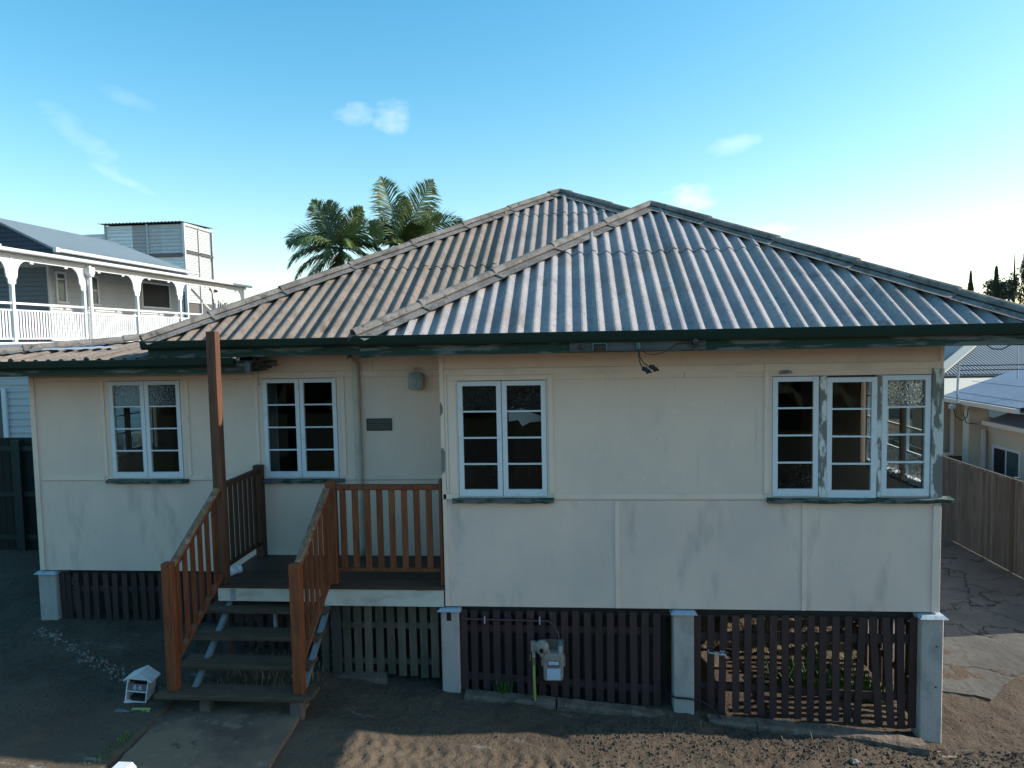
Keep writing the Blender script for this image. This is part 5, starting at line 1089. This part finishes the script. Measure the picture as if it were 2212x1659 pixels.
wavy(TX0+1.5, TX1, TY+.05, 6.2, 8.15, m_galvsheet, tw); wavy(-28.5, TX0-.02, TY+.05, 7.9, 9.55, m_galvsheet, tw)
box(TX0+1.5, TX1, TY+.1, TY+3.1, 8.2, 8.3).build('floor_band', m_black, tw); box(TX0+1.4, TX1+.02, TY-.1, TY+.06, 8.17, 8.31).build('band', m_plate66, tw)
for x in (TX0, -22.05, TX1-.06): box(x, x+.10, TY-.08, TY-.03, 8.3, 10.0).build('post', m_wood_t, tw)
for x in (TX1-.02, ): box(x, x+.14, TY-.09, TY+.02, 3, 10.0).build('post', m_nwhite, tw)
box(-27.9,-27.8,TY-.05,TY,8,9.7).build('post', m_wood_t, tw)
# sunlit right face: slats
sl0 = None
for lo, hi in ((8.55, 9.85), (5.6, 8.3)):
    z = lo
    while z < hi:
        for (ya, yb) in ((TY+.15,TY+1.45),(TY+1.55,TY+3.0)):
            if sl0 is None: sl0 = MB().add([(TX1+.04,ya,z),(TX1+.04,yb,z),(TX1+.02,yb,z+.13),(TX1+.02,ya,z+.13)],[(0,1,2,3)]).build('slat', m_nwall, tw, origin=(TX1+.03,ya,z))
            else: kid(sl0, tw, (TX1+.03, ya, z))
        z += .142
for y in (TY+1.47, TY+3.02): box(TX1-.02, TX1+.10, y, y+.09, 3, 9.95).build('post', m_nwall, tw)
box(TX1-.02, TX1+.10, TY+.05, TY+3.1, 8.36, 8.5).build('band', m_fence, tw); box(TX1-.02, TX1+.10, TY+.05, TY+3.1, 9.88, 10.02).build('band', m_nwall, tw)
mb = MB(); n = 96
for q in range(n+1):
    x = TX0-.25+(TX1+.1-TX0+.25)*q/n; z = 10.06+.035*math.sin(q/n*2*math.pi*24); mb.v += [(x,TY-.25,z),(x,TY+3.2,z+.12)]
for q in range(n): mb.f.append((2*q,2*q+1,2*q+3,2*q+2))
mb.build('roof', mat('rusty_dark_sheet', (.10,.12,.14), rough=.6), tw, fixn=False)
box(TX0+.02, TX1-.03, TY+.12, TY+3.0, 3, 9.9).build('core', m_grey, tw)

# ------------------------------------------------------------------ palms
def palm(loc, R_, specs, label, trunk_h, seed):
    t = thing('palm_tree', (loc[0],loc[1],-.7), label, 'palm tree', 'palms behind the roof'); rr = random.Random(seed); c = Vector(loc)
    MB().tube([(loc[0],loc[1],-.7),(loc[0]+.1,loc[1],loc[2]*.5),(loc[0],loc[1],loc[2]-.9)], [.22,.17,.15], 12).build('trunk', m_trunkP, t, smooth=True)
    MB().tube([(loc[0],loc[1],loc[2]-.95),(loc[0],loc[1],loc[2]-.4),(loc[0],loc[1],loc[2]+.1)], [.17,.19,.08], 12).build('crown_shaft', mat('palm_shaft_green', (.07,.12,.04), rough=.5), t, smooth=True)
    for (az, el, L_, droop) in specs:
        az = R(az); el = R(el); L_ = L_*1.12
        d = Vector((math.cos(az)*math.cos(el), math.sin(az)*math.cos(el), math.sin(el))); n = 30
        P = []; p = c.copy(); dd = d.copy()
        for q in range(n+1):
            P.append(p.copy()); p = p + dd*(L_/n); dd = (dd + Vector((0,0,-1))*droop*(.25+1.5*q/n)/n).normalized()
        tw_ = R(62) if (el > R(30) and abs(math.sin(az)) < .55) else R(18); mb = MB().tube(P, [.035*(1-.85*q/n) for q in range(n+1)], 5, caps=False)
        for q in range(3, n+1):
            tdir = (P[min(q+1,n)]-P[q-1]).normalized(); side = tdir.cross(Vector((0,0,1)))
            if side.length < .05: side = Vector((1,0,0))
            side.normalize(); upv = side.cross(tdir).normalized(); side, upv = side*math.cos(tw_)+upv*math.sin(tw_), upv*math.cos(tw_)-side*math.sin(tw_)
            ll = L_*.36*math.sin(math.pi*min(1,(q/n)*.86+.16))**.7+.1
            for s_ in (-1, 1):
                for sub in (0, .33, .66):
                    a = P[q]+tdir*(L_/n)*sub
                    dr = (side*s_*.72 + tdir*(.85+rr.uniform(-.1,.15)) + upv*rr.uniform(.0,.35) - Vector((0,0,rr.uniform(.15,.45)))).normalized()
                    m1 = a+dr*ll*.5; tip = a+dr*ll*rr.uniform(.9,1.08)-Vector((0,0,ll*rr.uniform(.12,.35)))
                    wv = tdir*.034
                    mb.add([a-wv*.5,a+wv*.5,m1+wv,m1-wv,tip],[(0,1,2,3),(3,2,4)])
        mb.build('frond', m_leafP, t, fixn=False)
palm((-10.3,28.0,8.0), 1, [(178,66,2.6,.5),(150,76,2.4,.5),(20,70,2.2,.8),(182,42,2.9,1.9),(186,16,2.8,1.8),(176,-6,2.7,1.3),(215,-30,2.2,.9),(235,-60,1.6,.4),(345,50,2.7,2.2),(352,28,2.5,2.3),(335,5,2.2,1.7),(300,30,2.2,1.8),(262,10,1.8,1.5),(225,35,2.3,1.7),(100,50,2.2,1.3),(310,-20,1.7,1.0)],
     'left palm with drooping green fronds rising behind the roof hip', 8, 3)
palm((-7.1,28.4,8.1), 1, [(178,75,3.3,.30),(6,68,3.3,.40),(4,38,3.1,.95),(2,18,3.2,1.1),(175,52,2.0,.9),(350,2,2.7,.8),(90,80,2.4,.3),(200,25,1.7,1.3),(270,30,1.7,1.5),(310,45,1.9,1.2),(30,52,2.5,.8),(330,-20,1.9,.8)],
     'right palm with upright feathery fronds behind the roof hip', 8, 4)

# ------------------------------------------------------------------ far trees
def clump(name, c, rx, ry, rz, n, s, m, parent, holes=.25, seed=1):
    mb = MB(); rr = random.Random(seed); c = Vector(c)
    cl = [Vector((rr.uniform(-1,1), rr.uniform(-1,1), rr.uniform(-.9,1))) for _ in range(9)]
    for _ in range(n):
        k = rr.choice(cl); p = k*.62+Vector((rr.gauss(0,.22), rr.gauss(0,.22), rr.gauss(0,.2)))
        q = c+Vector((p.x*rx, p.y*ry, p.z*rz)); a = Vector((rr.uniform(-1,1), rr.uniform(-1,1), rr.uniform(-1,1))).normalized(); b = a.cross(Vector((rr.uniform(-1,1), rr.uniform(-1,1), rr.uniform(-1,1)))).normalized()
        ss = s*rr.uniform(.6,1.3); mb.add([q-a*ss,q+b*ss*.6,q+a*ss,q-b*ss*.6],[(0,1,2,3)])
    return mb.build(name, m, parent, fixn=False)
def cypress(x, y, ztop, w, label, m=m_cyp, seed=1):
    t = thing('cypress_tree', (x,y,-1.6), label, 'cypress tree', 'cypresses on the skyline'); rr = random.Random(seed); mb = MB(); H_ = ztop+1.6
    for _ in range(2600):
        f_ = rr.random()**.8; z = -1.6+.5+(H_-.5)*f_; r_ = w*(1-f_)**.62*(.55+.45*rr.random())*(.9+.2*math.sin(f_*31+seed)); a = rr.uniform(0, 6.3)
        q = Vector((x+r_*math.cos(a), y+r_*math.sin(a), z)); ss = .22*rr.uniform(.5,1.2)
        d = Vector((math.cos(a)*.25, math.sin(a)*.25, 1)).normalized(); e = Vector((-math.sin(a), math.cos(a), 0))
        mb.add([q-d*ss*.4,q+e*ss*.28,q+d*ss*1.1,q-e*ss*.28],[(0,1,2,3)])
    mb.build('crown', m, t, fixn=False); MB().tube([(x,y,-1.6),(x,y,ztop*.8)], [.2,.06], 8).build('trunk', m_trunkP, t)
cypress(37.8, 60, 8.35, .75, 'small distant cypress spire left of the grey-green gum tree', seed=1)
cypress(40.0, 60, 8.75, 1.0, 'cypress standing in front of the left half of the gum tree', seed=2)
cypress(42.6, 60, 11.6, 1.3, 'tallest cypress at the right edge of the photo', seed=3)
gt = thing('gum_tree', (42.9,64,-1.6), 'wispy grey-green gum tree between the cypresses on the right skyline', 'tree')
clump('crown', (42.9,64,6.9), 1.55, 1.5, 1.1, 2200, .14, m_gum, gt, seed=5); MB().tube([(42.9,64,-1.6),(42.9,64,6.5)], [.3,.12], 8).build('trunk', m_trunkP, gt)
dp = thing('bare_conifer', (40.97,59,-1.6), 'thin bare-topped conifer between the two right cypresses', 'tree')
MB().tube([(40.97,59,-1.6),(40.97,59,7.4),(40.97,59,10.2)], [.16,.10,.02], 8).build('trunk', m_cyp, dp); clump('crown', (40.97,59,7.0), .45, .4, 1.9, 350, .11, m_cyp, dp, seed=6)
bt = thing('distant_tree', (-22.3,40,-.7), 'small olive tree tops showing between the veranda house and the roof', 'tree')
clump('crown', (-22.3,40,5.3), 1.5, 1.2, .9, 1500, .13, mat('olive_foliage', (.07,.085,.04), [((.11,.10,.05), 1.5, .5, .65, 4)], rough=.8), bt, seed=8); MB().tube([(-22.3,40,-.7),(-22.3,40,5)], [.3,.1], 8).build('trunk', m_trunkP, bt)
# low far tree belt along the horizon
mb = MB(); rr = random.Random(12)
for _ in range(9000):
    a = rr.uniform(R(20), R(160)); d = rr.uniform(170, 230); z = -1.6+rr.random()**1.3*(5+3*math.sin(a*17)+2*math.sin(a*41)); q = Vector((d*math.cos(a), d*math.sin(a), z)); s_ = rr.uniform(.8,1.8)
    e = Vector((-math.sin(a), math.cos(a), 0)); mb.add([q-e*s_,q-Vector((0,0,s_*.6)),q+e*s_,q+Vector((0,0,s_))],[(0,1,2,3)])
tag(mb.build('distant_trees', m_gum, fixn=False), 'low belt of distant trees on the horizon', kind='stuff')

# unseen trees added behind the camera to cut low sky light on the wall
mb = MB(); rr = random.Random(14)
for _ in range(9000):
    x = rr.uniform(-60, 60); top = 9.5+2.5*math.sin(x*.31)+1.5*math.sin(x*.83+1); z = -1.6+top*rr.random()**.8*.62; q = Vector((x, -30+rr.uniform(-2.5,2.5), z)); s_ = rr.uniform(.4,.9)
    a = Vector((rr.uniform(-1,1), rr.uniform(-1,1), rr.uniform(-1,1))).normalized(); b = a.cross(Vector((rr.uniform(-1,1), rr.uniform(-1,1), rr.uniform(-1,1)))).normalized()
    mb.add([q-a*s_,q-b*s_,q+a*s_,q+b*s_],[(0,1,2,3)])
tag(mb.build('unseen_street_trees', m_gum, fixn=False), 'unseen row of trees added across the street to darken the upper wall', kind='stuff')
